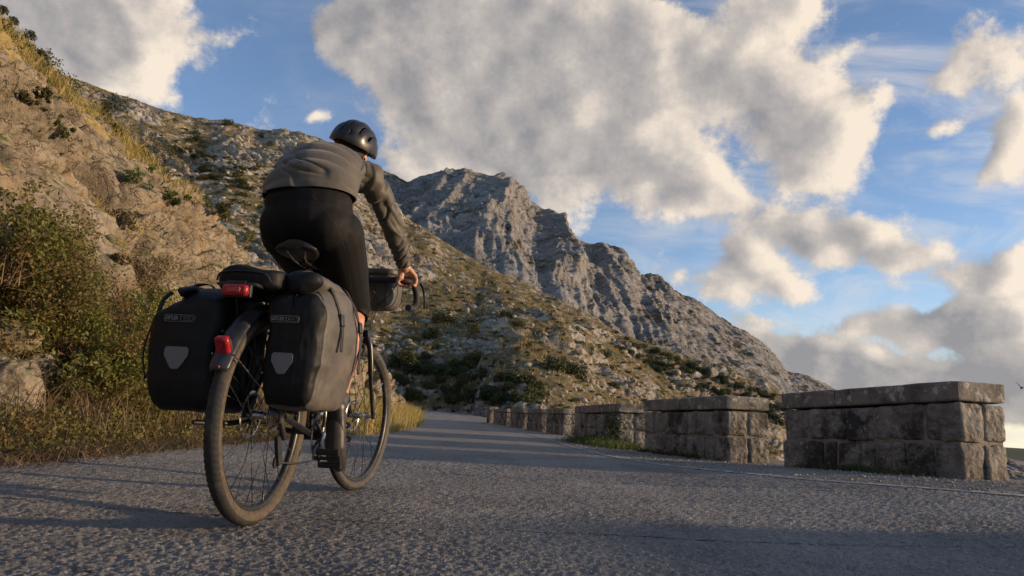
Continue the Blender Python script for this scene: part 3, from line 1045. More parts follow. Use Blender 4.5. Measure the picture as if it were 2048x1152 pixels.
# steepen: cliffs in the upper half, scree below
vv = np.concatenate([np.linspace(0, 1, NR), np.full(24, 1.0)])
shp = Gm.shape[:2]
p = Gm.reshape(-1, 3)
v = np.tile(vv, nb_)
pxr = np.repeat(px, shp[1])
d = crest - foot
nn = np.cross(np.gradient(foot * .5 + crest * .5, axis=0), d)
nn[:, :2] = np.stack([np.convolve(np.pad(nn[:, i], 20, 'edge'), np.ones(41) / 41, 'valid') for i in (0, 1)], 1)
nn /= np.linalg.norm(nn, axis=1)[:, None]
nn *= np.sign(nn[:, 2])[:, None]
N = np.repeat(nn, shp[1], 0)
cliff = (1 - sstep(pxr, 1240, 1420)) * sstep(v, .10, .35) + .32 * sstep(pxr, 1200, 1400)
# gullies fall down and to the right
uu = p[:, 0] - .10 * p[:, 2] + .10 * p[:, 1]
warp = fbm(p * .012, 3, seed=71)
gul = fbm(np.stack([uu * .030 + warp * .9, p[:, 2] * .007 + warp, p[:, 1] * .004], 1), 5, .55, seed=72, ridged=True)
gul2 = fbm(np.stack([uu * .10 + warp * 1.5, p[:, 2] * .035, p[:, 1] * .02], 1), 5, .6, seed=73, ridged=True)
cra = fbm(p * .11, 6, .62, seed=74, ridged=True)
x1_, x2_, xr_ = worley(np.stack([uu / 9 + warp * 2, p[:, 2] / 14 + warp * 2], 1), 75)
env = sstep(v, 0, .05) * (1 - .93 * sstep(v, .90, 1.0))
vcoord = v * 1.0
fis = fbm(np.stack([uu * .028 + warp * .4, vcoord * .8 + warp * .6, vcoord * 0], 1), 4, .5, seed=172, ridged=True)
fis2 = fbm(np.stack([uu * .085 + warp * 1.0, vcoord * 2.4 + warp * 1.5, vcoord * 0], 1), 5, .55, seed=173, ridged=True)
disp = cliff * (19 * fis + 8 * fis2) + 3.8 * cra + .8 * (xr_ - .5) + (1 - cliff) * 2.5 * gul2
p = p + N * (disp * env * .50)[:, None]
mount = put_mesh('limestone_mountain', p, grid_faces(*shp), M['cliff'])
tag(mount, 'craggy grey limestone mountain with gullied cliffs behind the hillside', 'mountain', kind='structure')

# --- land falling away to the valley on the right and the far low hills
rr = np.geomspace(7.0, 16000, 260)
th = np.linspace(R_(-75), R_(200), 260)            # bearing from +y towards +x and round behind
Rr, Th = np.meshgrid(rr, th, indexing='ij')
Xv, Yv = Rr * np.sin(Th), Rr * np.cos(Th)
xr_road = curve(RIGHT, np.clip(Yv, -60, 60)) + 1.0
off = np.clip(Xv - xr_road, 0, None) * (Yv < 60) + (Yv >= 60) * np.clip(Rr - 45, 0, None)
pv = np.stack([Xv.ravel(), Yv.ravel(), np.zeros(Xv.size)], 1)
zv = -.45 - 60 * (1 - np.exp(-off.ravel() * .55 / 60)) - 90 * sstep(Rr.ravel(), 250, 2500)
zv += sstep(off.ravel(), 1, 30) * 1.5 * fbm(pv * .06, 4, seed=91) + sstep(Rr.ravel(), 300, 900) * 22 * fbm(pv * .0016, 5, .55, seed=92)
hills = np.exp(-((Rr.ravel() - 3000) / 700) ** 2) * (1 + .35 * fbm(pv * .0012, 4, seed=93)) * 95
zv += hills
pv[:, 2] = zv
val = put_mesh('valley_ground', pv, grid_faces(*Rr.shape), M['valley'])
tag(val, 'dark scrub-covered land dropping away to the valley right of the road', 'valley', kind='structure')

# ================================================================== parapet walls
rng = np.random.default_rng(11)


def stone_block(mb, x0, x1, y0, y1, z0, z1, faces=7, r=.03, amp=.013, seed=0):
    """one roughly dressed block: a rounded box with a hacked face (local wall axes: x along, y thickness)"""
    n = faces
    V, Fc = [], []
    c = np.array([(x0 + x1) / 2, (y0 + y1) / 2, (z0 + z1) / 2]); h = np.array([x1 - x0, y1 - y0, z1 - z0]) / 2
    base = 0
    for ax in range(3):
        for sg in (-1, 1):
            a, b = [k for k in range(3) if k != ax]
            u = np.linspace(-1, 1, n)
            A, B = np.meshgrid(u, u, indexing='ij')
            P = np.zeros((n * n, 3))
            P[:, ax] = sg; P[:, a] = A.ravel(); P[:, b] = B.ravel()
            V.append(P)
            f = grid_faces(n, n) + base
            flip = (sg > 0) ^ (ax == 1)
            Fc.append(f if flip else f[:, ::-1])
            base += n * n
    V = np.concatenate(V); Fc = np.concatenate(Fc)
    Q = V * h
    inner = np.clip(Q, -(h - r), h - r)
    dlt = Q - inner
    ln_ = np.linalg.norm(dlt, axis=1)[:, None]
    Q = inner + dlt / np.maximum(ln_, 1e-9) * np.minimum(ln_, r)
    W = Q + c
    nrm = Q / np.linalg.norm(Q / h, axis=1)[:, None]
    nrm = nrm / np.linalg.norm(nrm, axis=1)[:, None]
    dsp = amp * fbm(W * 9 + seed * 5.7, 4, .6, seed=seed % 50) + amp * .8 * fbm(W * 3 + seed, 2, seed=seed % 31)
    W = W + nrm * dsp[:, None]
    mb.add(W, Fc)


def parapet(near, far, zb0, zb1, zt0, zt1, thick, label, seed, hi=True, sw_gap=.012):
    """near/far: road-side corners (x, y); heights may differ at the two ends"""
    near, far = np.array(near, float), np.array(far, float)
    L = np.linalg.norm(far - near)
    ang = math.atan2(far[1] - near[1], far[0] - near[0])
    root = empty('stone_parapet', (near[0], near[1], zb0), ang)
    tag(root, label, 'parapet', 'stone parapets along the outer edge of the road')
    rr_ = random.Random(seed)
    H0, H1 = zt0 - zb0, zt1 - zb0
    tb = zb1 - zb0
    cope = .165
    shear = (H1 - H0) / L
    n = 13 if hi else 5
    mb = MB()
    # local axes: x along the wall away from the camera, y = left of travel -> thickness goes to -y
    hb = (H0 - cope)
    rows = 2 if hb < .66 else 2
    zlo = -.12
    rh = [(-.10, hb * .5), (hb * .5, hb)] if rows == 2 else []
    k = 0
    for (za, zb_) in rh:
        # road-side and far-side faces: blocks through half the thickness
        for side in (0, 1):
            xx = 0.0
            ya, yb_ = ((-thick * .5 + .004, 0) if side == 0 else (-thick, -thick * .5 - .004))
            first = True
            while xx < L - .05:
                wd = rr_.choice((rr_.uniform(.14, .24), rr_.uniform(.24, .36), rr_.uniform(.36, .52)))
                if first:
                    wd = rr_.uniform(.24, .36)
                if L - xx - wd < .16:
                    wd = L - xx
                g_ = sw_gap / 2
                stone_block(mb, xx + (g_ if xx > 0 else 0), min(xx + wd, L) - (g_ if xx + wd < L else 0), ya, yb_ + (rr_.uniform(-.016, .004) if side == 0 else 0), za + g_, zb_ - g_ + rr_.uniform(-.008, 0), n, .032, .021 if hi else .012, seed * 100 + k)
                xx += wd
                k += 1
                first = False
    V = np.array(mb.v)
    V[:, 2] += shear * V[:, 0]
    mb.v = [tuple(q) for q in V]
    body = mb.build('masonry', M['wallstone'], root, auto=False)
    core = MB(); core.box((L / 2, -thick / 2, hb / 2 - .08), (L - .05, thick - .05, hb + .12))
    V = np.array(core.v); V[:, 2] += shear * V[:, 0]; core.v = [tuple(q) for q in V]
    core.build('mortar', M['mortar'], root)
    mb = MB()
    xx = 0.0
    while xx < L - .05:
        wd = rr_.uniform(.9, 1.5)
        if L - xx - wd < .6:
            wd = L - xx
        stone_block(mb, xx - (.008 if xx == 0 else -.003), min(xx + wd, L) + (.008 if xx + wd >= L else -.003), -thick - .004, .004, hb + .004, H0, 17 if hi else 5, .022, .013, seed * 77 + k)
        xx += wd
        k += 1
    V = np.array(mb.v)
    V[:, 2] += shear * V[:, 0]
    mb.v = [tuple(q) for q in V]
    mb.build('coping', M['coping'], root, auto=False)
    return root


def end_pt(px, py_top, ztop, guess):
    """depth at which a wall top of height ztop is seen at that height"""
    best = None
    for Y_ in np.linspace(guess * .6, guess * 1.6, 400):
        q = at_y(px, py_top, Y_)
        if best is None or abs(q[2] - ztop) < best[0]:
            best = (abs(q[2] - ztop), q)
    return best[1]


w1n = at_y(1915, 760, 5.44)
w1f = at_y(1564, 787, 7.35)
parapet((w1n[0], 5.44), (w1f[0], 7.35), .05, -.02, w1n[2], .75, .50, 'nearest stone parapet at the right edge, its pale end face lit by low sun', 1)
w2n = at_y(1453, 790, 8.12)
w2f = at_y(1288, 800, 10.3)
parapet((w2n[0], 8.12), (w2f[0], 10.3), -.04, -.06, w2n[2], w2f[2], .56, 'second stone parapet from the right, short block with two bright end stones', 2)
w3n = at_y(1238, 806, 12.44)
w3f = at_y(1149, 812, 15.6)
parapet((w3n[0], 12.44), (w3f[0], 15.6), -.09, -.11, w3n[2], w3f[2], .58, 'third stone parapet, green weeds growing along its foot', 3)
FARW = [((1127, 816, 20.0), (1093, 817, 22.0)), ((1083, 817, 22.4), (1055, 817.5, 25.4)), ((1047, 817, 26.0), (1021, 817.5, 28.9)), ((1014, 817, 29.4), (987, 817.5, 31.4))]
LB = ['fourth stone parapet, pale weathered block just past the weedy one', 'fifth stone parapet, between the pale fourth block and the smaller sixth', 'sixth stone parapet, low block near the bend of the road', 'seventh stone parapet, last long block before the small end pier']
for i, ((a, b, c), (a2, b2, c2)) in enumerate(FARW):
    q, q2 = at_y(a, b, c), at_y(a2, b2, c2)
    gz = float(ground_z(q[0], q[1])) - .01
    parapet((q[0], q[1]), (q2[0], q2[1]), gz, gz, q[2], q2[2], .55, LB[i], 10 + i, hi=False)
q = at_y(980, 813, 31.8); q2 = at_y(974, 813, 32.3)
gz = float(ground_z(q[0], q[1])) - .01
parapet((q[0], q[1]), (q2[0] - .0, q2[1] + .1), gz, gz, q[2], q[2], .40, 'small sunlit stone pier ending the row of parapets at the bend', 20, hi=False)
# the row goes on beside the camera, outside the picture; its long shadow lies on the near road
parapet((6.95, -1.2), (5.6, 2.5), .05, .07, .83, .85, .62, 'stone parapet standing closest to the viewer beyond the right edge', 21, hi=False)
parapet((7.5, -5.6), (7.05, -1.6), .05, .05, .8, .8, .62, 'stone parapet behind the viewer on the outer edge of the road', 22, hi=False)

# ================================================================== touring bicycle (local axes: x right, y forward, z up, origin under the rear axle)
BX, BY, BYAW = -.80, 2.345, .090
STEER, PIV = .13, np.array([0, 1.0])
BZ = .004
bike = empty('touring_bicycle', (BX, BY, BZ), -BYAW)
tag(bike, 'loaded black touring bicycle with drop handlebars and mudguards on the road', 'bicycle')


def st(P):
    """turn points of the front end about the steering axis"""
    P = np.atleast_2d(np.array(P, float)).copy()
    c, s = math.cos(-STEER), math.sin(-STEER)
    q = P[:, :2] - PIV
    P[:, 0] = q[:, 0] * c - q[:, 1] * s + PIV[0]
    P[:, 1] = q[:, 0] * s + q[:, 1] * c + PIV[1]
    return P


def stl(pts):
    return [tuple(p) for p in st(pts)]


R0 = .345


def wheel(name, cy, r, mats_, front):
    hub_pos = (0, cy, R0)
    # tyre, with shoulder knobs
    na, ns = 420, 26
    a = np.linspace(0, 2 * math.pi, na, endpoint=False)
    s = np.linspace(0, 2 * math.pi, ns, endpoint=False)
    A, S_ = np.meshgrid(a, s, indexing='ij')
    ph = np.degrees(np.arctan2(np.sin(S_), np.cos(S_)))          # 0 = outermost
    rad = np.full(A.shape, r)
    sh = np.exp(-((np.abs(ph) - 48) / 16) ** 2)
    kn = (np.sin(A * 105 + np.sign(ph) * .8) > -.1)
    rad = rad + (.0022 * sh * kn if not front else .0005 * sh * kn) + .0006 * (np.abs(ph) < 30) * (np.sin(A * 210) > 0)
    rad = rad - .0012 * np.exp(-((np.abs(ph) - 100) / 10) ** 2)
    rc = R0 - r
    X = rad * np.sin(S_)
    Rr = rc + rad * np.cos(S_)
    Vt = np.stack([X, Rr * np.sin(A), -Rr * np.cos(A)], -1).reshape(-1, 3)
    Ft = grid_faces(na, ns, True, True)
    mid = np.abs(ph.reshape(-1)[Ft]).mean(1)
    mi = (mid > 74).astype(int)
    rb = MB()
    # rim: swept profile
    prof = [(-.0115, rc - .010), (-.0125, rc - .018), (-.0115, rc - .030), (-.005, rc - .036), (.005, rc - .036), (.0115, rc - .030), (.0125, rc - .018), (.0115, rc - .010)]
    n = 120
    V, Fc, mis = [], [], []
    for i in range(n):
        t_ = 2 * math.pi * i / n
        for (x_, q_) in prof:
            V.append((x_, q_ * math.sin(t_), -q_ * math.cos(t_)))
    k = len(prof)
    for i in range(n):
        for j in range(k):
            j2 = (j + 1) % k
            Fc.append((i * k + j, i * k + j2, ((i + 1) % n) * k + j2, ((i + 1) % n) * k + j))
            mis.append(0)
    w = put_mesh(name, V, Fc, None, bike, True, [M['rim'], M['rimsilver']], mis)
    if front:
        p_ = st([(0, cy, R0)])[0]
        w.location = p_
        w.rotation_euler = (0, 0, -STEER)
    else:
        w.location = hub_pos
    put_mesh('tyre', Vt, Ft, None, w, True, mats_, mi)
    hb = MB()
    hb.tube([(-.055, 0, 0), (.055, 0, 0)], .007, 12)
    hb.tube([(-.034, 0, 0), (-.030, 0, 0)], .024, 20); hb.tube([(.030, 0, 0), (.034, 0, 0)], .024, 20)
    hb.tube([(-.030, 0, 0), (-.012, 0, 0), (.012, 0, 0), (.030, 0, 0)], [.018, .013, .013, .018], 16)
    hb.tube([(.055, 0, 0), (.066, 0, 0)], .010, 12)
    hb.build('hub', M['steel'], w)
    # spokes, crossed
    ns_ = 28
    for i in range(ns_):
        side = 1 if i % 2 else -1
        t0 = 2 * math.pi * i / ns_
        t1 = t0 + (1 if (i // 2) % 2 else -1) * .95
        a_ = (side * .032, .022 * math.sin(t1), -.022 * math.cos(t1))
        b_ = (side * .002, (rc - .034) * math.sin(t0), -(rc - .034) * math.cos(t0))
        sp = MB(); sp.tube([a_, b_], .0012, 5)
        e_ = np.array(b_); d_ = (np.array(a_) - e_); d_ /= np.linalg.norm(d_)
        sp.tube([e_, e_ + d_ * .014], .0022, 6)
        sp.build('spoke', M['spoke'], w, auto=False)
    vv = MB()
    va = .25 if not front else 2.2
    vv.tube([(0, (rc - .034) * math.sin(va), -(rc - .034) * math.cos(va)), (0, (rc - .075) * math.sin(va), -(rc - .075) * math.cos(va))], .0032, 8)
    vv.build('valve', M['steel'], w)
    dk = MB()
    dr = .08
    for i in range(6):
        t_ = i * math.pi / 3
        dk.tube([(-.040, .02 * math.sin(t_), .02 * math.cos(t_)), (-.040, (dr - .01) * math.sin(t_ + .35), (dr - .01) * math.cos(t_ + .35))], .003, 6)
    dk.tube([(-.040, (dr - .006) * math.sin(t_), (dr - .006) * math.cos(t_)) for t_ in np.linspace(0, 2 * math.pi, 48, endpoint=False)], .0075, 8, closed=True, flat=.25, upv=(1, 0, 0))
    dk.build('brake_disc', M['steel'], w)
    if not front:
        cs = MB()
        for j, cr in enumerate((.052, .046, .040, .035, .030, .026, .023)):
            cs.tube([(.034 + j * .0042, 0, 0), (.0355 + j * .0042, 0, 0)], cr, 32)
        cs.build('cassette', M['steel'], w, smooth=False)
    return w


wheel('rear_wheel', 0.0, .0240, [M['rubber'], M['sidewall']], False)
wheel('front_wheel', 1.07, .0220, [M['rubber'], M['sidewall_dark']], True)

fm = MB()
BB = (0, .44, .275)
ST_TOP = (0, .285, .80)
HT, HB = (0, .905, .905), (0, .955, .745)
fm.tube([BB, ST_TOP], .0165, 16)
fm.tube([(0, .295, .765), (0, .915, .875)], .0155, 16)
fm.tube([BB, (0, .952, .765)], .019, 16)
fm.tube([HT, HB], .021, 18)
fm.tube([(-.04, .44, .275), (.04, .44, .275)], .023, 20)
for s in (-1, 1):
    fm.tube(spline([(s * .020, .41, .275), (s * .045, .25, .30), (s * .062, .02, .345)], 6), .0105, 10)
    fm.tube(spline([(s * .016, .31, .77), (s * .045, .18, .60), (s * .062, .0, .36)], 6), .0085, 10)
    fm.box((s * .064, .0, .350), (.007, .045, .05))
fm.tube([(-.045, .20, .62), (.045, .20, .62)], .006, 8)
fm.build('frame', M['frame'], bike)
fk = MB()
for s in (-1, 1):
    fk.tube(stl(spline([(s * .030, .985, .735), (s * .052, .995, .66), (s * .060, 1.015, .52), (s * .062, 1.07, .350)], 6)), [.015] * 6 + [.0135] * 6 + [.010] * 6 + [.009], 12)
    fk.box(st([(s * .064, 1.072, .350)])[0], (.008, .03, .035))
fk.tube(stl([(-.045, .982, .735), (.045, .982, .735)]), .017, 12)
fk.tube(stl([(0, .985, .735), (0, .955, .75)]), .018, 12)
fk.build('fork', M['frame'], bike)
sm = MB()
sm.tube([(0, .905, .90), (0, .893, .975)], .016, 14)
sm.tube([(0, .893, .96), (0, .998, 1.0)], .015, 12)
sm.tube([(-.025, 1.0, 1.0), (.025, 1.0, 1.0)], .020, 14)
sm.build('stem', M['black'], bike)
barL = spline([(0, 1.0, 1.0), (.12, 1.0, 1.0), (.185, 1.002, 1.0), (.212, 1.03, .997), (.218, 1.075, .985), (.224, 1.10, .945), (.231, 1.085, .895), (.238, 1.03, .866), (.243, .955, .858)], 6)
bm_ = MB()
full = [(-x, y, z) for x, y, z in barL[::-1]] + [tuple(p) for p in barL[1:]]
bm_.tube(stl(full), .0158, 14)
hbar = bm_.build('handlebar', M['strap'], bike)
for s in (-1, 1):
    e = st([(s * .243, .953, .858)])[0]
    pl = MB(); pl.tube([e, e + np.array([0, -.005, 0])], .0145, 14); pl.build('bar_end_plug', M['black'], hbar)
    lv = MB()
    lv.tube(stl([(s * .219, 1.07, .99), (s * .219, 1.11, 1.015), (s * .220, 1.135, 1.035)]), [.018, .017, .011], 12)
    lv.tube(stl(spline([(s * .222, 1.128, 1.02), (s * .236, 1.155, .985), (s * .250, 1.145, .93), (s * .262, 1.12, .885)], 5)), [.0075] * 8 + [.006] * 8, 8, flat=.6)
    lv.build('brake_lever', M['black'], bike)
sp_ = MB()
sp_.tube([ST_TOP, (0, .262, .905)], .0137, 14); sp_.tube([(0, .288, .79), (0, .284, .812)], .020, 14)
sp_.box((0, .258, .912), (.045, .045, .022))
sp_.build('seatpost', M['black'], bike, bevel=.003)
# saddle: a wide rear tapering to a nose
sd = MB()
rows = []
for i, yv_ in enumerate(np.linspace(0, 1, 22)):
    y_ = .095 + .27 * yv_
    wdt = .060 * (1 - sstep(yv_, .12, .72)) + .019
    wdt *= math.sqrt(max(1 - ((max(.10 - yv_, 0)) / .10) ** 2 * .75, .05)) * math.sqrt(max(1 - (max(yv_ - .93, 0) / .072) ** 2, .05))
    zt = .945 + .012 * (1 - yv_) ** 2 * 1.2 - .012 * math.sin(yv_ * math.pi)
    ring = []
    for k in range(24):
        a_ = 2 * math.pi * k / 24
        xx = wdt * math.copysign(abs(math.cos(a_)) ** .8, math.cos(a_))
        zz_ = (.012 if math.sin(a_) > 0 else .026 * (.6 + .4 * abs(math.cos(a_)))) * math.sin(a_)
        ring.append((xx, y_, zt + zz_ - .016 * (abs(xx) / .09) ** 2))
    rows.append(ring)
V = [q for r_ in rows for q in r_]
Fs = grid_faces(22, 24, True).tolist() + [tuple(range(23, -1, -1)), tuple(21 * 24 + k for k in range(24))]
sd.add(V, Fs)
sad = sd.build('saddle', simple('saddle_leather', (.012, .010, .008), .45, 0, .3, 30, .1, .001), bike)
rl = MB()
for s in (-1, 1):
    rl.tube(spline([(s * .035, .12, .935), (s * .022, .17, .908), (s * .022, .29, .906), (s * .010, .35, .93)], 5), .0035, 8)
rl.build('saddle_rails', M['steel'], sad)
# drivetrain
ck = MB()
n = 44
ck.tube([(.044, .44 + .092 * math.sin(t_), .275 + .092 * math.cos(t_)) for t_ in np.linspace(0, 2 * math.pi, 60, endpoint=False)], .007, 6, closed=True, flat=.3, upv=(1, 0, 0))
ck.tube([(.036, .44 + .072 * math.sin(t_), .275 + .072 * math.cos(t_)) for t_ in np.linspace(0, 2 * math.pi, 60, endpoint=False)], .006, 6, closed=True, flat=.3, upv=(1, 0, 0))
for i in range(n):
    t_ = 2 * math.pi * i / n
    ck.box((.044, .44 + .0985 * math.sin(t_), .275 + .0985 * math.cos(t_)), (.002, .005, .005))
for i in range(5):
    t_ = 2 * math.pi * i / 5 + .3
    ck.tube([(.050, .44, .275), (.044, .44 + .088 * math.sin(t_), .275 + .088 * math.cos(t_))], .006, 6)
ck.tube([(-.055, .44, .275), (.060, .44, .275)], .013, 14)
ck.build('chainring', simple('worn_chainring', (.16, .15, .14), .4, .9, .2, 80, .1, .001), bike)
CR = [(.066, (.128, -.085, .128))]
PR = np.array([.128, .318, .200])
for s, pp in ((1, (.068, .325, .195)), (-1, (-.068, .565, .360))):
    ca = MB()
    ca.tube([(s * .058, .44, .275), (s * .066, (pp[1] + .44) / 2, (pp[2] + .275) / 2), pp], [.015, .011, .013], 12, flat=.6, upv=(1, 0, 0))
    ca.build('crank_arm', M['steel'], bike)
    pd = MB()
    c_ = np.array([s * .125, pp[1], pp[2]])
    an = .95 if s > 0 else .1
    dy, dz = math.cos(an) * .030, math.sin(an) * .030
    pd.tube([(s * .07, pp[1], pp[2]), (s * .168, pp[1], pp[2])], .007, 10)
    for k in (-1, 1):
        pd.tube([(s * .083, pp[1] + k * dy, pp[2] - k * dz), (s * .168, pp[1] + k * dy, pp[2] - k * dz)], .012, 10)
    for xx in (.086, .165):
        pd.tube([(s * xx, pp[1] + dy, pp[2] - dz), (s * xx, pp[1] - dy, pp[2] + dz)], .006, 8)
    pd.build('pedal', M['black'], bike)
ch = MB()
ch.tube(spline([(.040, .44, .367), (.040, .22, .377), (.040, 0, .385)], 12), .0042, 6, flat=.8)
ch.tube(spline([(.040, .44, .183), (.040, .25, .178), (.045, .06, .195)], 12), .0042, 6, flat=.8)
ch.build('chain', M['steel'], bike)
dr_ = MB()
dr_.tube([(.060, .0, .34), (.066, .01, .30), (.060, .045, .275)], .010, 10)
dr_.box((.052, .030, .235), (.012, .030, .10), Matrix.Rotation(.35, 3, 'X'))
for (yy_, z_) in ((.045, .275), (.030, .195)):
    dr_.tube([(.044, yy_, z_), (.050, yy_, z_)], .019, 14)
dr_.build('derailleur', M['black'], bike)
ks = MB()
ks.tube(spline([(-.055, .03, .33), (-.085, -.03, .318), (-.12, -.10, .315)], 5), .0085, 10)
ks.tube([(-.12, -.10, .315), (-.15, -.16, .318)], .0075, 10)
ks.build('kickstand', M['black'], bike)
bt = MB()
c0, c1 = np.array([0, .385, .50]), np.array([0, .345, .64])
bt.tube([(-.012, .50, .34), (-.012, .56, .40)], [.034, .034], 18)
bt.tube([(-.012, .56, .40), (-.012, .575, .415), (-.012, .59, .43)], [.034, .022, .014], 18)
bt.build('bottle', simple('brushed_bottle', (.40, .36, .30), .3, .9, .2, 30, .1, .001), bike)
bt = MB()
for dx_ in (-.035, 0, .035):
    bt.tube(spline([(.035 + dx_ * .6, .40 + dx_, .40), (.038 + dx_ * .6, .40 + dx_, .345), (.036 + dx_ * .5, .41 + dx_, .305)], 4), .0035, 7)
bt.build('bottle_cage', M['steel'], bike)


# mudguards
def mudguard(name, a0, a1, cy, rad, wd, front=False, dome=.012):
    n, k = 60, 11
    V, V2 = [], []
    for i in range(n):
        a_ = a0 + (a1 - a0) * i / (n - 1)
        f_ = 1.0
        e_ = min(i, n - 1 - i) / 2.5
        if e_ < 1:
            f_ = .78 + .22 * math.sqrt(max(1 - (1 - e_) ** 2, 0))
        for j in range(k):
            u = -1 + 2 * j / (k - 1)
            r_ = rad - dome * (abs(u) ** 2.6)
            V.append((u * wd / 2 * f_, cy + r_ * math.sin(a_), R0 + r_ * math.cos(a_)))
    V = np.array(V)
    if front:
        V = st(V)
    o = put_mesh(name, V, grid_faces(n, k), M['guard'], bike)
    so = o.modifiers.new('t', 'SOLIDIFY'); so.thickness = .0022; so.offset = 1
    return o


RG = R0 + .022
mg = mudguard('rear_mudguard', -R_(69.5), R_(60), 0, RG, .062)
for s in (-1, 1):
    t_ = MB()
    a_ = -R_(60)
    t_.tube([(s * .064, .0, .355), (s * .033, RG * math.sin(a_), R0 + RG * math.cos(a_) - .006)], .0022, 6)
    a_ = -R_(48)
    t_.build('mudguard_stay', M['steel'], mg)
fgd = mudguard('front_mudguard', -R_(28), R_(18), 1.07, R0 + .018, .050, True)
ml = MB()
an = R_(58)
cc = np.array([0, (RG + .013) * math.sin(-an), R0 + (RG + .013) * math.cos(an)])
RM = Matrix.Rotation(R_(90 - 58) + .0, 3, 'X')
ml.box(cc, (.042, .026, .058), RM)
mgl = ml.build('mudguard_light', M['red'], bike, bevel=.008)
ml = MB()
cc2 = cc + np.array([0, .010, 0]) @ np.eye(3)
ml.box(cc + np.array([.0, .011, -.004]), (.046, .012, .050), RM)
ml.build('light_housing', M['black'], mgl, bevel=.003)
ml = MB()
a_ = R_(68); c3 = np.array([.004, (RG + .002) * math.sin(-a_), R0 + (RG + .002) * math.cos(a_)])
ml.ell(c3, (.004, .003, .005)); ml.build('reflector_dot', M['red'], mgl)

# rear rack
rk = MB()
zt = .735
rk.tube(spline([(-.055, .20, zt), (-.06, .0, zt), (-.06, -.25, zt), (-.045, -.285, zt), (.045, -.285, zt), (.06, -.25, zt), (.06, .0, zt), (.055, .20, zt)], 4), .0055, 8)
for yy_ in (-.2, -.08, .04, .16):
    rk.tube([(-.058, yy_, zt), (.058, yy_, zt)], .0045, 8)
for s in (-1, 1):
    rk.tube([(s * .06, -.17, zt), (s * .072, .0, .37)], .005, 8)
    rk.tube([(s * .06, .06, zt), (s * .072, .0, .37)], .005, 8)
    rk.tube([(s * .072, -.20, .60), (s * .072, .12, .60)], .005, 8)
    rk.tube([(s * .055, .20, zt), (s * .018, .30, .73)], .004, 8)
rk.box((0, -.292, .722), (.060, .004, .045))
rk.build('rear_rack', M['black'], bike)
tl = MB()
tl.box((.012, -.312, .712), (.078, .026, .034))
tlo = tl.build('tail_light', M['red'], bike, bevel=.009)
tl = MB()
tl.box((.012, -.298, .712), (.086, .016, .040)); tl.build('light_housing', M['black'], tlo, bevel=.004)
tl = MB()
tl.box((.012, -.3262, .712), (.040, .002, .014)); tl.build('lens', simple('lens_centre', (.42, .05, .05), .15, 0, .4, 200, .3, .002), tlo, bevel=.001)

# cables and front light
cb = MB()
for pts in ([(.03, 1.0, .99), (.03, 1.05, .93), (.0, 1.03, .82), (.055, 1.0, .60), (.06, 1.05, .42)],
            [(-.03, 1.0, .99), (-.05, 1.06, .93), (-.01, 1.0, .80), (-.01, .90, .80)],
            [(.16, 1.0, .985), (.10, 1.05, .93), (.03, 1.04, .85), (.04, 1.01, .73)],
            [(.02, .99, .98), (.045, 1.05, .90), (.02, 1.06, .80), (.015, 1.04, .73)]):
    cb.tube(stl(spline(pts, 8)), .0024, 6)
cb.build('brake_cables', M['black'], bike, auto=False)
fl = MB()
fl.box(st([(.02, 1.02, .725)])[0], (.032, .03, .055)); fl.tube(stl([(.02, 1.02, .70), (.012, 1.05, .67)]), .006, 8)
fl.build('dynamo_light_bracket', M['black'], bike, bevel=.006)


# ================================================================== bags
def soft_bag(name, c, half, parent, mat, taper=None, exp=5.0, n=44, wr=.006, seed=1, extra=None, wscale=7):
    """a stuffed fabric bag: superellipsoid box with creases"""
    V, Fc, base = [], [], 0
    u = np.linspace(-1, 1, n)
    for ax in range(3):
        for sg in (-1, 1):
            a, b = [k for k in range(3) if k != ax]
            A, B = np.meshgrid(u, u, indexing='ij')
            P = np.zeros((n * n, 3)); P[:, ax] = sg; P[:, a] = A.ravel(); P[:, b] = B.ravel()
            V.append(P)
            f = grid_faces(n, n) + base
            Fc.append(f if (sg > 0) ^ (ax == 1) else f[:, ::-1]); base += n * n
    V = np.concatenate(V); Fc = np.concatenate(Fc)
    L = (np.abs(V) ** exp).sum(1) ** (1 / exp)
    D = V / L[:, None]
    h = np.array(half)
    Q = D * h
    if taper is not None:
        Q = taper(Q, D)
    nr = D / h; nr /= np.linalg.norm(nr, axis=1)[:, None]
    w_ = fbm(Q * wscale + seed * 3.3, 4, .5, seed=seed, ridged=True) * .6 + fbm(Q * np.array([wscale * 2.2, wscale * .8, wscale * 1.1]) + seed, 3, seed=seed + 5, ridged=True) * .4
    Q = Q + nr * (wr * w_)[:, None]
    if extra is not None:
        Q = extra(Q, D, nr)
    o = put_mesh(name, Q + np.array(c), Fc, mat, parent)
    bmx = bmesh.new(); bmx.from_mesh(o.data)
    bmesh.ops.remove_doubles(bmx, verts=bmx.verts, dist=1e-5)
    bmx.to_mesh(o.data); bmx.free()
    o.data.polygons.foreach_set("use_smooth", np.ones(len(o.data.polygons), bool))
    return o


def text_mesh(txt, size, parent, mat, loc, rot, name='lettering'):
    cu = bpy.data.curves.new('t', 'FONT'); cu.body = txt; cu.size = size; cu.extrude = .0004; cu.align_x = 'LEFT'; cu.align_y = 'CENTER'; cu.offset = .0004
    o = bpy.data.objects.new('t', cu); COL.objects.link(o)
    dg = bpy.context.evaluated_depsgraph_get(); dg.update()
    me = bpy.data.meshes.new_from_object(o.evaluated_get(dg))
    bpy.data.objects.remove(o)
    o = bpy.data.objects.new(name, me); COL.objects.link(o); me.materials.clear(); me.materials.append(mat)
    o.parent = parent; o.location = loc; o.rotation_euler = rot
    return o


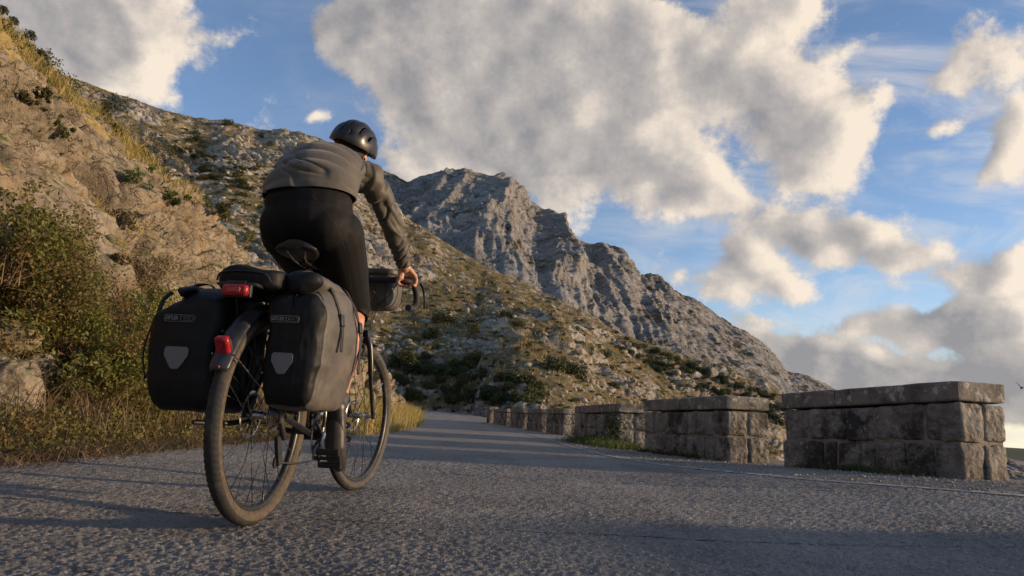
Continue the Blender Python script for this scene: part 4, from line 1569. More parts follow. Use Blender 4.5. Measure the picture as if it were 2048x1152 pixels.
def ribbon(pts, wdir, wd, th, mb):
    P = [np.array(p, float) for p in pts]
    w_ = np.array(wdir, float); w_ /= np.linalg.norm(w_)
    V = []
    for i, p_ in enumerate(P):
        a = P[max(i - 1, 0)]; b = P[min(i + 1, len(P) - 1)]
        t_ = (b - a) / (np.linalg.norm(b - a) + 1e-9)
        n_ = np.cross(t_, w_); n_ /= np.linalg.norm(n_) + 1e-9
        V += [p_ + w_ * wd / 2 + n_ * th / 2, p_ - w_ * wd / 2 + n_ * th / 2, p_ - w_ * wd / 2 - n_ * th / 2, p_ + w_ * wd / 2 - n_ * th / 2]
    Fc = []
    for i in range(len(P) - 1):
        for j in range(4):
            Fc.append((i * 4 + j, i * 4 + (j + 1) % 4, (i + 1) * 4 + (j + 1) % 4, (i + 1) * 4 + j))
    Fc += [(3, 2, 1, 0), tuple((len(P) - 1) * 4 + j for j in range(4))]
    mb.add(V, Fc)


def L2W(p):
    """bicycle axes -> world"""
    c, s = math.cos(-BYAW), math.sin(-BYAW)
    return (BX + p[0] * c - p[1] * s, BY + p[0] * s + p[1] * c, BZ + p[2])


def pannier(side, label, x0, x1, y0, y1, z0, z1):
    root = empty('pannier', L2W((0, 0, 0)), -BYAW)
    tag(root, label, 'pannier', 'waterproof panniers hung on the rear rack')
    c = np.array([(x0 + x1) / 2, (y0 + y1) / 2, (z0 + z1) / 2]); h = np.array([x1 - x0, y1 - y0, z1 - z0]) / 2
    outw = side

    def tp(Q, D):
        Q = Q.copy()
        zt_ = D[:, 2]
        # narrower towards the foot; lower front corner cut away for the heel
        out_ = D[:, 0] * outw
        Q[:, 0] -= outw * (out_ > 0) * out_ * h[0] * .18 * sstep(-zt_, -.2, 1.0)
        Q[:, 0] += outw * .10 * h[0] * (out_ > 0) * np.cos(zt_ * 1.4) * np.clip(1 - D[:, 1] ** 2, 0, 1)
        Q[:, 1] -= (D[:, 1] > 0) * D[:, 1] * h[1] * .16 * sstep(-zt_, 0, 1.0)
        Q[:, 2] += .018 * sstep(zt_, .5, 1) * np.sin(D[:, 1] * 2.4 + 1)
        # top leans in towards the rack
        Q[:, 0] -= outw * .10 * h[0] * sstep(zt_, .35, 1.0) * (out_ > 0) * 1.8
        if side < 0:
            Q[:, 2] -= .05 * sstep(-D[:, 0], -.2, 1.0) * sstep(zt_, .3, 1)
        return Q

    def ex(Q, D, nr):
        # a few long diagonal creases
        cr_ = np.sin((Q[:, 2] * 26 + Q[:, 1] * 14 + 2.5 * vnoise(Q * 8, 3)))
        amt = np.exp(-((D[:, 2] - .45) / .35) ** 2) + .6 * np.exp(-((D[:, 2] + .7) / .25) ** 2)
        return Q + nr * (.0035 * cr_ * amt)[:, None]
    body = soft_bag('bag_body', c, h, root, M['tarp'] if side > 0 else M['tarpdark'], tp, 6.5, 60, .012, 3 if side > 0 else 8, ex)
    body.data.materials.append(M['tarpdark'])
    bmx = bmesh.new(); bmx.from_mesh(body.data)
    bmesh.ops.bisect_plane(bmx, geom=bmx.verts[:] + bmx.edges[:] + bmx.faces[:], plane_co=Vector((0, y0 + .030, 0)), plane_no=Vector((0, 1, 0)))
    bmesh.ops.bisect_plane(bmx, geom=bmx.verts[:] + bmx.edges[:] + bmx.faces[:], plane_co=Vector((x0 + .03, 0, 0)), plane_no=Vector((1, 0, 0)))
    bmx.to_mesh(body.data); bmx.free()
    body.data.polygons.foreach_set("use_smooth", np.ones(len(body.data.polygons), bool))
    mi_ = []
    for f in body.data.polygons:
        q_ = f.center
        mi_.append(1 if (q_.y < y0 + .030 or q_.x * side < x0 * side * (side > 0) + .03 * (side > 0)) else 0)  # painted light: rear and inner faces shaded tone, outer side sunlit tone
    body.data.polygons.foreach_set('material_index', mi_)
    # plane of the rear face, towards the viewer
    yr = y0 + .001
    # reinforced rear edge band between the rear face and the outer face
    bd = MB()
    xo = x1 if side > 0 else x0
    pts = spline([(xo - side * .040, y0 + .050, z1 - .020), (xo - side * .016, y0 + .038, z1 - .060), (xo - side * .010, y0 + .034, (z0 + z1) / 2 + .03), (xo - side * .018, y0 + .038, z0 + .11), (xo - side * .032, y0 + .05, z0 + .03)], 8)
    bd.tube(pts, .0065, 8, flat=1.0)
    bd.build('edge_seam', M['strap'], body)
    # rolled closure along the top
    rx = x1 - .085 if side > 0 else x0 + .10
    rz_ = z1 + .004 if side > 0 else z1 - .025
    V = []
    nn_ = 60
    for i in range(nn_):
        t_ = i / (nn_ - 1)
        yy_ = y0 - .002 + (y1 - y0 + .0) * t_
        f_ = math.sqrt(max(1 - abs(2 * t_ - 1) ** 14, .02))
        for k in range(28):
            a_ = 2 * math.pi * k / 28
            rr_ = ((.044 if side > 0 else .020) + .005 * math.sin(3 * a_ + 5 * t_) + .004 * math.sin(17 * t_ + 2 * a_)) * f_
            V.append((rx + rr_ * 1.25 * math.cos(a_), yy_, rz_ + (rr_ * .92) * math.sin(a_) + .010 * math.sin(t_ * 5)))
    V = np.array(V)
    V = V + .006 * fbm(V * 16, 4, .6, seed=12)[:, None] * np.array([1, 0, 1])
    Fr_ = grid_faces(nn_, 28, True).tolist() + [tuple(range(27, -1, -1)), tuple((nn_ - 1) * 28 + k for k in range(28))]
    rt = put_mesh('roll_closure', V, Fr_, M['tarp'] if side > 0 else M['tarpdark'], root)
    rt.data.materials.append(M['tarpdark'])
    rt.data.polygons.foreach_set('material_index', [1 if f.center.y < y0 + .045 or (f.center.x - rx) * side < -.01 else 0 for f in rt.data.polygons])  # roll coloured the same way: shaded rear end and inner side, sunlit rest
    # straps over the roll and down the outer face, with buckles
    for yy_, zl in ((y0 + .13, .56), (y1 - .07, .50)):
        sb = MB()
        pts = spline([(rx - side * .055, yy_, rz_ + .005), (rx - side * .02, yy_, rz_ + .045), (rx + side * .035, yy_, rz_ + .036), (rx + side * .066, yy_, rz_ - .01), (xo + side * .010, yy_ + .004, z1 - .075), (xo + side * .022, yy_ + .006, z1 - .13), (xo + side * .026, yy_, zl)], 6)
        ribbon(pts, (0, 1, 0), .021, .0025, sb)
        so = sb.build('strap', M['strap'], root, auto=False)
        bk = MB()
        bk.box((xo + side * .018, yy_ + .003, z1 - .095), (.011, .030, .040), Matrix.Rotation(-side * .15, 3, 'Y'))
        bk.build('buckle', M['black'], so, bevel=.003)
    # shoulder strap slung round the bag
    if side > 0:
        sb = MB()
        sb.tube(spline([(rx - .03, y1 - .02, rz_ + .03), (rx + .05, y1 - .01, rz_ - .005), (xo - .005, y1 + .005, z1 - .10), (xo - .000, y1 + .018, .62), (xo - .015, y1 + .022, .55), (xo - .04, y1 + .01, .47)], 8), .0040, 7)
        sb.build('carrying_cord', M['strap'], root, auto=False)
        sb = MB()
        sb.tube(spline([(xo - .03, y1 + .012, .70), (xo - .004, y1 + .022, .62), (xo - .012, y1 + .024, .54), (xo - .035, y1 + .012, .46)], 8), .0022, 7)
        sb.build('orange_cord', simple('orange_cord', (.45, .13, .06), .7, 0, .2, 50, 0), root, auto=False)
    else:
        sb = MB()
        sb.tube(spline([(xo + .02, y0 + .02, z1 - .09), (xo - .004, y0 + .02, z1 - .17), (xo - .012, y0 + .025, z1 - .23), (xo + .002, y0 + .03, z1 - .30)], 8), .003, 7)
        sb.build('carrying_cord', M['strap'], root, auto=False)
    # logo box and reflective patch on the rear face
    xm = (x0 + x1) / 2 + (-.022 if side > 0 else -.005)
    yl_ = y0 - .0085
    lz = .643 if side > 0 else .632
    lw, lh = (.088, .020) if side > 0 else (.098, .021)
    lg = MB()

    def rrect(cx, cz, w_, h_, r0, r1, t, mb=lg):
        P = []
        for (sx_, sz_, r_, a0) in ((1, 1, r1, 0), (-1, 1, r0, 90), (-1, -1, r0, 180), (1, -1, r1, 270)):
            for k in range(6):
                a_ = R_(a0 + 18 * k)
                P.append((cx + sx_ * (w_ / 2 - r_) + r_ * math.cos(a_), yl_, cz + sz_ * (h_ / 2 - r_) + r_ * math.sin(a_)))
        mb.tube(P, t, 4, closed=True)
    rrect(xm, lz, lw, lh, .003, lh * .48, .0008)
    rrect(xm + lw * .235, lz, lw * .40, lh * .62, .003, lh * .30, .0007)
    rrect(xm + lw * .235, lz, lw * .24, lh * .16, .001, lh * .07, .0006)
    lg.tube([(xm + lw * .005, yl_, lz - lh / 2), (xm + lw * .005, yl_, lz + lh / 2)], .0006, 4)
    lgo = lg.build('logo_frame', M['print'], root, auto=False)
    text_mesh('ORTLIEB', lh * .80, lgo, M['print'], (xm - lw * .475, yl_, lz), (R_(90), 0, 0)).scale = (.62, 1, 1)
    pz = .508 if side > 0 else .510
    pw, phh = (.066, .064) if side > 0 else (.076, .068)
    px_ = xm + (.004 if side > 0 else .003)
    P2 = [(-.42, .5), (.42, .5), (.5, .40), (.5, .10), (.20, -.43), (.12, -.5), (-.12, -.5), (-.20, -.43), (-.5, .10), (-.5, .40)]
    V = [(px_ + a * pw, yl_ - .001, pz + b * phh) for a, b in P2] + [(px_ + a * pw, yl_ + .004, pz + b * phh) for a, b in P2]
    k = len(P2)
    rf = MB(); rf.add(V, [tuple(range(k - 1, -1, -1)), tuple(k + i for i in range(k))] + [(i, (i + 1) % k, k + (i + 1) % k, k + i) for i in range(k)])
    rf.build('reflective_patch', M['reflect'], root)
    return root


pannier(1, 'black and grey right pannier catching the sun on its outer side', .066, .246, -.215, .185, .375, .757)
pannier(-1, 'shaded black left pannier hanging on the far side of the rear wheel', -.312, -.080, -.215, .170, .352, .742)
tb = empty('rack_bag', L2W((0, 0, .742)), -BYAW)
tag(tb, 'low black bag lying across the rear rack above the red tail light', 'bag')


def tpt(Q, D):
    Q = Q.copy(); Q[:, 2] -= .010 * D[:, 0] ** 2 + .006 * np.sin(D[:, 0] * 4)
    return Q


soft_bag('bag_body', (.010, -.09, .026), (.106, .168, .034), tb, M['tarpdark'], tpt, 5.0, 36, .005, 9)
sb = MB()
sb.tube(spline([(-.080, -.256, .008), (-.065, -.262, .032), (.0, -.265, .038), (.07, -.262, .032), (.090, -.256, .008)], 6), .003, 6)
sb.build('piping', M['strap'], tb, auto=False)
hb_ = empty('handlebar_bag', L2W(tuple(st([(0, 1.11, .86)])[0])), -BYAW - STEER)
tag(hb_, 'boxy black handlebar bag hanging ahead of the drop bars', 'bag')


def tph(Q, D):
    Q = Q.copy(); Q[:, 0] *= 1 - .10 * sstep(-D[:, 2], 0, 1); return Q


soft_bag('bag_body', (0, .03, .105), (.112, .080, .092), hb_, M['tarp'], tph, 5, 30, .003, 13)
sb = MB()
soft = soft_bag('bag_lid', (0, .03, .196), (.116, .085, .020), hb_, M['tarp'], None, 4, 26, .002, 14)
for sx_ in (-.09, .09):
    sb = MB()
    sb.tube([(sx_, -.056, .03), (sx_, -.058, .20)], .006, 6, flat=.3)
    sb.build('strap', M['strap'], hb_, auto=False)


# ================================================================== rider
def remesh(mb, name, voxel, smooth_it, mat, parent, disp=None, smf=.5):
    o = put_mesh(name, np.array(mb.v), mb.f, None, None, False)
    md = o.modifiers.new('r', 'REMESH'); md.mode = 'VOXEL'; md.voxel_size = voxel; md.adaptivity = 0
    ms = o.modifiers.new('s', 'SMOOTH'); ms.factor = smf; ms.iterations = smooth_it
    dg = bpy.context.evaluated_depsgraph_get(); dg.update()
    me = bpy.data.meshes.new_from_object(o.evaluated_get(dg))
    old = o.data
    bpy.data.objects.remove(o); bpy.data.meshes.remove(old)
    n = len(me.vertices)
    V = np.empty(n * 3); me.vertices.foreach_get('co', V); V = V.reshape(-1, 3)
    if disp is not None:
        Nn = np.empty(n * 3); me.vertices.foreach_get('normal', Nn); Nn = Nn.reshape(-1, 3)
        V = disp(V, Nn)
        me.vertices.foreach_set('co', V.ravel())
    me.polygons.foreach_set("use_smooth", np.ones(len(me.polygons), bool))
    me.materials.clear(); me.materials.append(mat)
    me.update()
    me.name = name
    o = bpy.data.objects.new(name, me); COL.objects.link(o); o.parent = parent
    return o


rider = empty('person', L2W((0, 0, 0)), -BYAW)
tag(rider, 'cyclist seen from behind in olive long-sleeve jersey, black tights and dark helmet', 'person')
J = dict(
    hipR=(.098, .240, 1.030), hipL=(-.085, .240, 1.030),
    kneeR=(.090, .570, .800), kneeL=(-.095, .640, .900),
    ankR=(.118, .405, .415), ankL=(-.115, .50, .475),
    shR=(.098, .610, 1.390), shL=(-.255, .590, 1.385),
    elR=(.158, .800, 1.225), elL=(-.290, .790, 1.210),
    wrR=(.196, .955, 1.055), wrL=(-.215, .945, 1.045),
    neck=(-.072, .675, 1.450), head=(-.066, .785, 1.565))
A_ = {k: np.array(v) for k, v in J.items()}


def lerp(a, b, t):
    return a * (1 - t) + b * t


def torso(mb, g):
    """spine as overlapping ellipsoids, g grows it (clothes)"""
    sp = [((.002, .205, 1.075), (.160, .125, .12)), ((.0, .190, 1.130), (.174, .124, .12)), ((-.008, .215, 1.19), (.176, .124, .12)), ((-.022, .28, 1.25), (.172, .130, .12)),
          ((-.046, .37, 1.310), (.174, .13, .125)), ((-.064, .46, 1.358), (.178, .13, .120)), ((-.074, .55, 1.388), (.165, .12, .105)), ((-.074, .62, 1.400), (.125, .085, .075))]
    for c, r in sp:
        mb.ell(c, [x + g for x in r], nu=28, nv=18)
    mb.capsule(A_['shL'] + [.05, -.02, .0], A_['shR'] + [-.05, -.02, .0], .075 + g, .075 + g, 20)
    mb.ell(A_['shR'] + [-.01, -.005, -.005], (.062 + g, .062 + g, .062 + g)); mb.ell(A_['shL'] + [.01, -.005, -.005], (.062 + g, .062 + g, .062 + g))


def arm(mb, s, g, cut=False):
    sh, el, wr = A_['sh' + s], A_['el' + s], A_['wr' + s]
    mb.capsule(sh, lerp(sh, el, .45), .062 + g, .057 + g)
    mb.capsule(lerp(sh, el, .4), el, .058 + g, .047 + g)
    mb.capsule(el, lerp(el, wr, .35), .047 + g, .047 + g)
    mb.capsule(lerp(el, wr, .35), lerp(el, wr, .93), .047 + g, .034 + g)
    if not cut:
        mb.capsule(lerp(el, wr, .8), wr, .029, .026)


def leg_th(mb, s, g, end=1.0):
    hp, kn, ak = A_['hip' + s], A_['knee' + s], A_['ank' + s]
    mb.capsule(hp, lerp(hp, kn, .5), .102 + g, .088 + g)
    mb.capsule(lerp(hp, kn, .45), kn, .087 + g, .064 + g)
    mb.capsule(kn, lerp(kn, ak, .10), .064 + g, .058 + g)


def leg_cf(mb, s):
    kn, ak = A_['knee' + s], A_['ank' + s]
    bk = np.array([0, -.018, -.0])
    mb.capsule(kn, lerp(kn, ak, .3) + bk, .050, .056)
    mb.capsule(lerp(kn, ak, .3) + bk, lerp(kn, ak, .62), .056, .040)
    mb.capsule(lerp(kn, ak, .6), ak, .038, .030)
    mb.capsule(ak, ak + [0, -.012, -.035], .031, .029)


mb = MB()
torso(mb, -.022)
for s in 'RL':
    arm(mb, s, -.018)
    leg_th(mb, s, -.010)
    leg_cf(mb, s)
mb.ell((0, .20, 1.06), (.12, .10, .09))
# neck and head
hd = A_['head']
mb.capsule(A_['neck'] + [0, -.04, -.03], hd + [0, -.02, -.05], .058, .055)
HR = Matrix.Rotation(R_(19), 3, 'Y') @ Matrix.Rotation(R_(8), 3, 'X')
HRn = np.array(HR)


def hp_(x, y, z):
    return hd + HRn @ np.array([x, y, z])


mb.ell(hp_(0, -.005, .03), (.076, .095, .088), HR)
mb.capsule(hp_(0, .03, -.03), hp_(0, .055, -.075), .060, .035)
mb.capsule(hp_(0, .09, -.005), hp_(0, .105, -.03), .010, .013, 10)
for s in (-1, 1):
    mb.ell(hp_(s * .078, -.005, -.012), (.008, .018, .030), HR, 12, 8)
body = remesh(mb, 'body', .0065, 3, M['skin'], rider)


def hand(s):
    """palm and five fingers closed over the bar top, fingers running forward and curling under"""
    k = 1 if s == 'R' else -1
    mb = MB()
    wr = A_['wr' + s]
    cx_ = .214 * k
    bar = st([(cx_, 1.0, 1.0)])[0]
    kn0 = bar + np.array([0, .012, .027])
    mb.capsule(lerp(A_['el' + s], wr, .9), wr, .0275, .026, 16)
    pc = lerp(wr, kn0, .5)
    for dx_ in (-.026, -.009, .009, .026):
        mb.capsule(wr + [dx_ * .55, 0, .002], kn0 + [dx_, -.008, 0], .0155, .0125, 12)
    mb.capsule(wr + [-.016 * k, 0, -.006], bar + [-.030 * k, -.018, .006], .016, .012, 12)
    f = []
    for i, (dx_, ln_) in enumerate(((-.031, .92), (-.0105, 1.0), (.0105, .95), (.030, .78))):
        dx_ *= k
        a0 = kn0 + [dx_, -.002, .0]
        a1 = bar + np.array([dx_ * 1.05, .030 + .006 * ln_, .006])
        a2 = bar + np.array([dx_ * 1.02, .024, -.022 * ln_ - .004])
        a3 = bar + np.array([dx_ * .98, -.002, -.027 * ln_ - .003])
        mb.capsule(a0, a1, .0098, .0090, 10); mb.capsule(a1, a2, .0090, .0084, 10); mb.capsule(a2, a3, .0084, .0074, 10)
    t0 = bar + [-.036 * k, -.024, .006]; t1 = bar + [-.046 * k, -.020, -.014]; t2 = bar + [-.040 * k, .004, -.026]
    mb.capsule(wr + [-.020 * k, .004, -.006], t0, .014, .011, 10); mb.capsule(t0, t1, .0105, .0095, 10); mb.capsule(t1, t2, .0095, .0080, 10)
    o = remesh(mb, 'hand', .0028, 2, M['skin'], rider, smf=.4)
    return o


hand('R'); hand('L')


# jersey with creases pulled from the waist to the shoulder
def jd(V, Nn):
    x_, y_, z_ = V[:, 0], V[:, 1], V[:, 2]
    tor = sstep(-(z_ - 1.12), -.05, -.01) * (1 - sstep(np.abs(x_ + .06), .20, .26))
    q = np.stack([(x_ * .55 - y_ * .10 + z_ * 1.0) * 15 + .9 * fbm(V * 6, 2, seed=3), (x_ * 1.0 - z_ * .45) * 3.2, y_ * 1.5], 1)
    f_ = vnoise(q, 5)
    f1 = -np.exp(-(f_ / .16) ** 2)
    q2 = np.stack([(x_ * 1.0 + y_ * .85 - z_ * .25) * 20 + 1.1 * fbm(V * 5, 2, seed=8), z_ * 5, y_ * 3], 1)
    f2 = -np.exp(-(vnoise(q2, 9) / .15) ** 2)
    rgt = sstep(x_, -.10, .06) * sstep(y_, .28, .45)
    out = .0115 * f1 * (1 - .6 * rgt) + .0125 * f2 * rgt
    # waist folds
    wz = (z_ - 1.185 + .05 * x_ ** 2 - .10 * y_)
    out = out + tor * (-.010 * np.exp(-(wz / .008) ** 2) - .007 * np.exp(-((wz - .038 - .02 * x_) / .007) ** 2) + .006 * np.exp(-((wz + .012) / .007) ** 2))
    # sleeve creases at the elbow and wrist
    sl = sstep(np.abs(x_ + .06), .17, .21)
    for s in 'RL':
        d_ = np.linalg.norm(V - A_['el' + s], axis=1)
        out = out + sl * np.exp(-(d_ / .075) ** 2) * .005 * np.sin((z_ * 120 + x_ * 60 + y_ * 30) + 2 * vnoise(V * 20, 3))
        d_ = np.linalg.norm(V - lerp(A_['el' + s], A_['wr' + s], .85), axis=1)
        out = out + sl * np.exp(-(d_ / .05) ** 2) * .004 * np.sin(z_ * 220 + 3 * vnoise(V * 20, 6))
    out = out + .004 * fbm(V * 7, 3, seed=31)
    return V + Nn * out[:, None]


mb = MB()
torso(mb, .005)
for s in 'RL':
    arm(mb, s, .000, True)
    # close at the cuff
jer = remesh(mb, 'jersey', .0042, 9, M['jersey'], rider, jd, .6)
# hem: cut the jersey off at the waist with a slanting plane, then turn the hem
bmx = bmesh.new(); bmx.from_mesh(jer.data)
pl_no = Vector((.06, -.02, -1.0)).normalized()
pco = Vector((0, .09, 1.163))
vs = [v_ for v_ in bmx.verts if v_.co.y < .52 and v_.co.z < 1.34]
vset = set(vs)
es = [e for e in bmx.edges if e.verts[0] in vset and e.verts[1] in vset]
fs = [f for f in bmx.faces if all(v_ in vset for v_ in f.verts)]
bmesh.ops.bisect_plane(bmx, geom=vs + es + fs, plane_co=pco, plane_no=pl_no)
fs = [f for f in bmx.faces if f.calc_center_median().y < .60 and f.calc_center_median().z < 1.34 and (f.calc_center_median() - pco).dot(pl_no) > 0]
bmesh.ops.delete(bmx, geom=fs, context='FACES')
for s in 'RL':
    el, wr = A_['el' + s], A_['wr' + s]
    cpt = lerp(el, wr, .93)
    dr3 = Vector(wr - el).normalized()
    vs = [v_ for v_ in bmx.verts if (v_.co - Vector(cpt)).length < .07]
    vset = set(vs)
    bmesh.ops.bisect_plane(bmx, geom=vs + [e for e in bmx.edges if e.verts[0] in vset and e.verts[1] in vset] + [f for f in bmx.faces if all(v_ in vset for v_ in f.verts)], plane_co=Vector(cpt), plane_no=dr3)
    fs = [f for f in bmx.faces if (f.calc_center_median() - Vector(cpt)).dot(dr3) > 1e-5 and (f.calc_center_median() - Vector(cpt)).length < .08]
    bmesh.ops.delete(bmx, geom=fs, context='FACES')
bmx.to_mesh(jer.data); bmx.free()
so = jer.modifiers.new('t', 'SOLIDIFY'); so.thickness = .0045; so.offset = -.2


# tights: pelvis and thighs to below the knee
def td(V, Nn):
    f_ = .0012 * fbm(V * 14, 3, seed=2)
    d_ = np.minimum(np.linalg.norm(V - A_['kneeR'], axis=1), np.linalg.norm(V - A_['kneeL'], axis=1))
    f_ = f_ + .002 * np.sin(V[:, 2] * 190 + 4 * vnoise(V * 12, 4)) * np.exp(-(d_ / .07) ** 2)
    # side seam
    return V + Nn * f_[:, None]


mb = MB()
mb.ell((.002, .205, 1.075), (.168, .135, .12)); mb.ell((.0, .192, 1.130), (.168, .117, .10)); mb.ell((.0, .215, 1.18), (.150, .100, .06))
mb.ell((.080, .190, 1.045), (.094, .104, .098)); mb.ell((-.078, .190, 1.045), (.094, .104, .098))
for s in 'RL':
    leg_th(mb, s, .003)
    kn, ak = A_['knee' + s], A_['ank' + s]
    mb.capsule(kn, lerp(kn, ak, .14) + [0, -.006, 0], .066, .062)
tg = remesh(mb, 'tights', .006, 7, M['tights'], rider, td, .6)
for s in 'RL':
    kn, ak = A_['knee' + s], A_['ank' + s]
    bmx = bmesh.new(); bmx.from_mesh(tg.data)
    cpt = Vector(lerp(kn, ak, .12)); d3 = Vector(ak - kn).normalized()
    vs = [v_ for v_ in bmx.verts if abs(v_.co.x - cpt.x) < .09 and v_.co.z < cpt.z + .06 and (v_.co - cpt).length < .13]
    vset = set(vs)
    bmesh.ops.bisect_plane(bmx, geom=vs + [e for e in bmx.edges if e.verts[0] in vset and e.verts[1] in vset] + [f for f in bmx.faces if all(v_ in vset for v_ in f.verts)], plane_co=cpt, plane_no=d3)
    fs = [f for f in bmx.faces if (f.calc_center_median() - cpt).dot(d3) > 1e-5 and abs(f.calc_center_median().x - cpt.x) < .09 and f.calc_center_median().z < cpt.z + .05]
    bmesh.ops.delete(bmx, geom=fs, context='FACES')
    bmx.to_mesh(tg.data); bmx.free()
so = tg.modifiers.new('t', 'SOLIDIFY'); so.thickness = .0025; so.offset = 0
sl_ = MB()
pts = spline([(.150, .235, 1.10), (.176, .235, 1.02), (.186, .28, .94), (.183, .38, .84), (.176, .48, .76), (.168, .545, .70)], 8)
from mathutils.bvhtree import BVHTree
_bt = BVHTree.FromPolygons([v_.co[:] for v_ in tg.data.vertices], [tuple(q_.vertices) for q_ in tg.data.polygons])
sp2 = []
for t_ in np.linspace(0, 1, 60):
    a_ = lerp(np.array([.0, .14, 1.14]), np.array(A_['kneeR']) + [-.03, -.02, -.02], t_)
    hit = _bt.ray_cast(Vector(a_), Vector((.62, -.78, .02)).normalized(), .4)
    if hit[0] is not None:
        sp2.append(np.array(hit[0]) + np.array(hit[1]) * .0006)
if len(sp2) > 5:
    sl_.tube(sp2, .0014, 5)
    sl_.build('side_seam', M['strap'], tg, auto=False)


# shoes
def shoe(s):
    k = 1 if s == 'R' else -1
    mb = MB()
    if s == 'R':
        heel, ball, toe = np.array([.120, .345, .372]), np.array([.124, .372, .225]), np.array([.130, .420, .160])
        up_ = np.array([0, .92, .38])
    else:
        heel, ball, toe = np.array([-.118, .47, .420]), np.array([-.122, .585, .398]), np.array([-.126, .66, .400])
        up_ = np.array([0, -.1, 1.0])
    up_ = up_ / np.linalg.norm(up_)
    mb.capsule(heel + up_ * .035, lerp(heel, ball, .5) + up_ * .033, .036, .036)
    mb.capsule(lerp(heel, ball, .45) + up_ * .030, ball + up_ * .027, .037, .040)
    mb.capsule(ball + up_ * .027, toe + up_ * .022, .040, .029)
    mb.capsule(heel + up_ * .045, A_['ank' + s] + up_ * .004, .036, .038)
    up = remesh(mb, 'shoe', .0048, 3, M['shoe'], rider)
    so_ = MB()
    so_.capsule(heel + up_ * .004, ball + up_ * .002, .028, .038, 20); so_.capsule(ball + up_ * .002, toe + up_ * .003, .038, .026, 20)
    V = np.array(so_.v)
    # flatten to a sole slab
    hgt = (V - heel) @ up_
    V = V - np.outer(hgt * .72, up_)
    so_.v = [tuple(q) for q in V]
    so_.build('sole', M['rubber'], up)
    st_ = MB()
    for t_ in (.35, .6):
        c_ = lerp(heel, toe, t_) + up_ * .035
        ax = toe - heel; ax /= np.linalg.norm(ax)
        sd_ = np.cross(ax, up_)
        st_.tube([c_ + sd_ * .041 * math.cos(a_) + up_ * .040 * math.sin(a_) for a_ in np.linspace(-.3, math.pi + .3, 14)], .008, 6, flat=.3)
    st_.build('shoe_strap', M['strap'], up)


shoe('R'); shoe('L')

# hair and helmet
mb = MB()
mb.ell(hp_(0, -.020, .012), (.078, .088, .075), HR, 24, 14)
remesh(mb, 'hair', .006, 2, M['hair'], rider, lambda V, Nn: V + Nn * (.002 * fbm(V * 90, 3, seed=1))[:, None])
hc = hp_(0, .0, .030)
na, nb2 = 120, 90
V = []
for i in range(na):                      # front (0) to back (1)
    u = i / (na - 1)
    for j in range(nb2):
        w_ = -1 + 2 * j / (nb2 - 1)
        a_ = (u - .5) * math.pi * 1.06   # pitch angle, front -> back
        b_ = w_ * R_(92)
        x_ = math.sin(b_)
        cb_ = math.cos(b_)
        y_ = -math.sin(a_) * cb_
        z_ = math.cos(a_) * cb_
        V.append((x_, y_, z_))
V = np.array(V)
U, W_ = np.meshgrid(np.linspace(0, 1, na), np.linspace(-1, 1, nb2), indexing='ij')
U, W_ = U.ravel(), W_.ravel()
Fh = grid_faces(na, nb2)
uc, wc = U[Fh].mean(1), W_[Fh].mean(1)
P = V * np.array([.089, .128, .110])
P[:, 2] += .012 * np.clip(-V[:, 1], 0, 1) ** 2
rib = np.zeros(len(P))
keep = np.ones(len(Fh), bool)
slots = [(0, .36, .20, .055), (0, .68, .12, .06), (.27, .36, .24, .06), (-.27, .36, .24, .06), (.30, .72, .13, .058), (-.30, .72, .13, .058), (.54, .40, .20, .055), (-.54, .40, .20, .055), (.58, .70, .12, .065), (-.58, .70, .12, .065), (.12, .88, .045, .05), (-.12, .88, .045, .05)]
for (w0, u0, du, dw) in slots:
    e_ = ((uc - u0) / du) ** 2 + ((wc - w0 - .10 * np.sign(w0) * (uc - u0)) / dw) ** 2
    keep &= e_ > 1
    e2_ = ((U - u0) / (du * 1.3)) ** 2 + ((W_ - w0) / (dw * 1.8)) ** 2
    rib -= .006 * np.exp(-e2_ * 1.2)
nrm = V / np.linalg.norm(V, axis=1)[:, None]
P = P + nrm * rib[:, None]
# rim line: higher at the back sides
zc_ = P[:, 2][Fh].mean(1); yc_ = P[:, 1][Fh].mean(1); xc_ = P[:, 0][Fh].mean(1)
keep &= zc_ > (-.020 - .030 * sstep(-yc_, .02, .11) + .020 * sstep(yc_, .05, .12))
P = P @ HRn.T + hc
hl = put_mesh('helmet', P, Fh[keep], M['helmet'], rider)
bmx = bmesh.new(); bmx.from_mesh(hl.data)
bmesh.ops.delete(bmx, geom=[v_ for v_ in bmx.verts if not v_.link_faces], context='VERTS')
bmx.to_mesh(hl.data); bmx.free()
so = hl.modifiers.new('t', 'SOLIDIFY'); so.thickness = .020; so.offset = -1
bv = hl.modifiers.new('b', 'BEVEL'); bv.width = .0025; bv.segments = 2; bv.limit_method = 'ANGLE'
mb = MB()
mb.ell(hp_(0, .0, .045), (.074, .108, .084), HR, 24, 14)
mb.build('helmet_lining', M['helmetin'], hl)
mb = MB()
for s in (-1, 1):
    mb.tube([hp_(s * .085, -.03, .00), hp_(s * .083, .0, -.03), hp_(s * .05, .045, -.085)], .004, 6, flat=.4)
    mb.tube([hp_(s * .08, .04, .0), hp_(s * .083, .0, -.03)], .004, 6, flat=.4)
mb.tube([hp_(s_, -.10, -.012) for s_ in (-.03, 0, .03)], .010, 8)
mb.build('helmet_straps', M['strap'], hl)

# ================================================================== vegetation
RG_ = np.random.default_rng(5)


def rand_unit(n, rng):
    v = rng.normal(size=(n, 3))
    return v / np.linalg.norm(v, axis=1)[:, None]


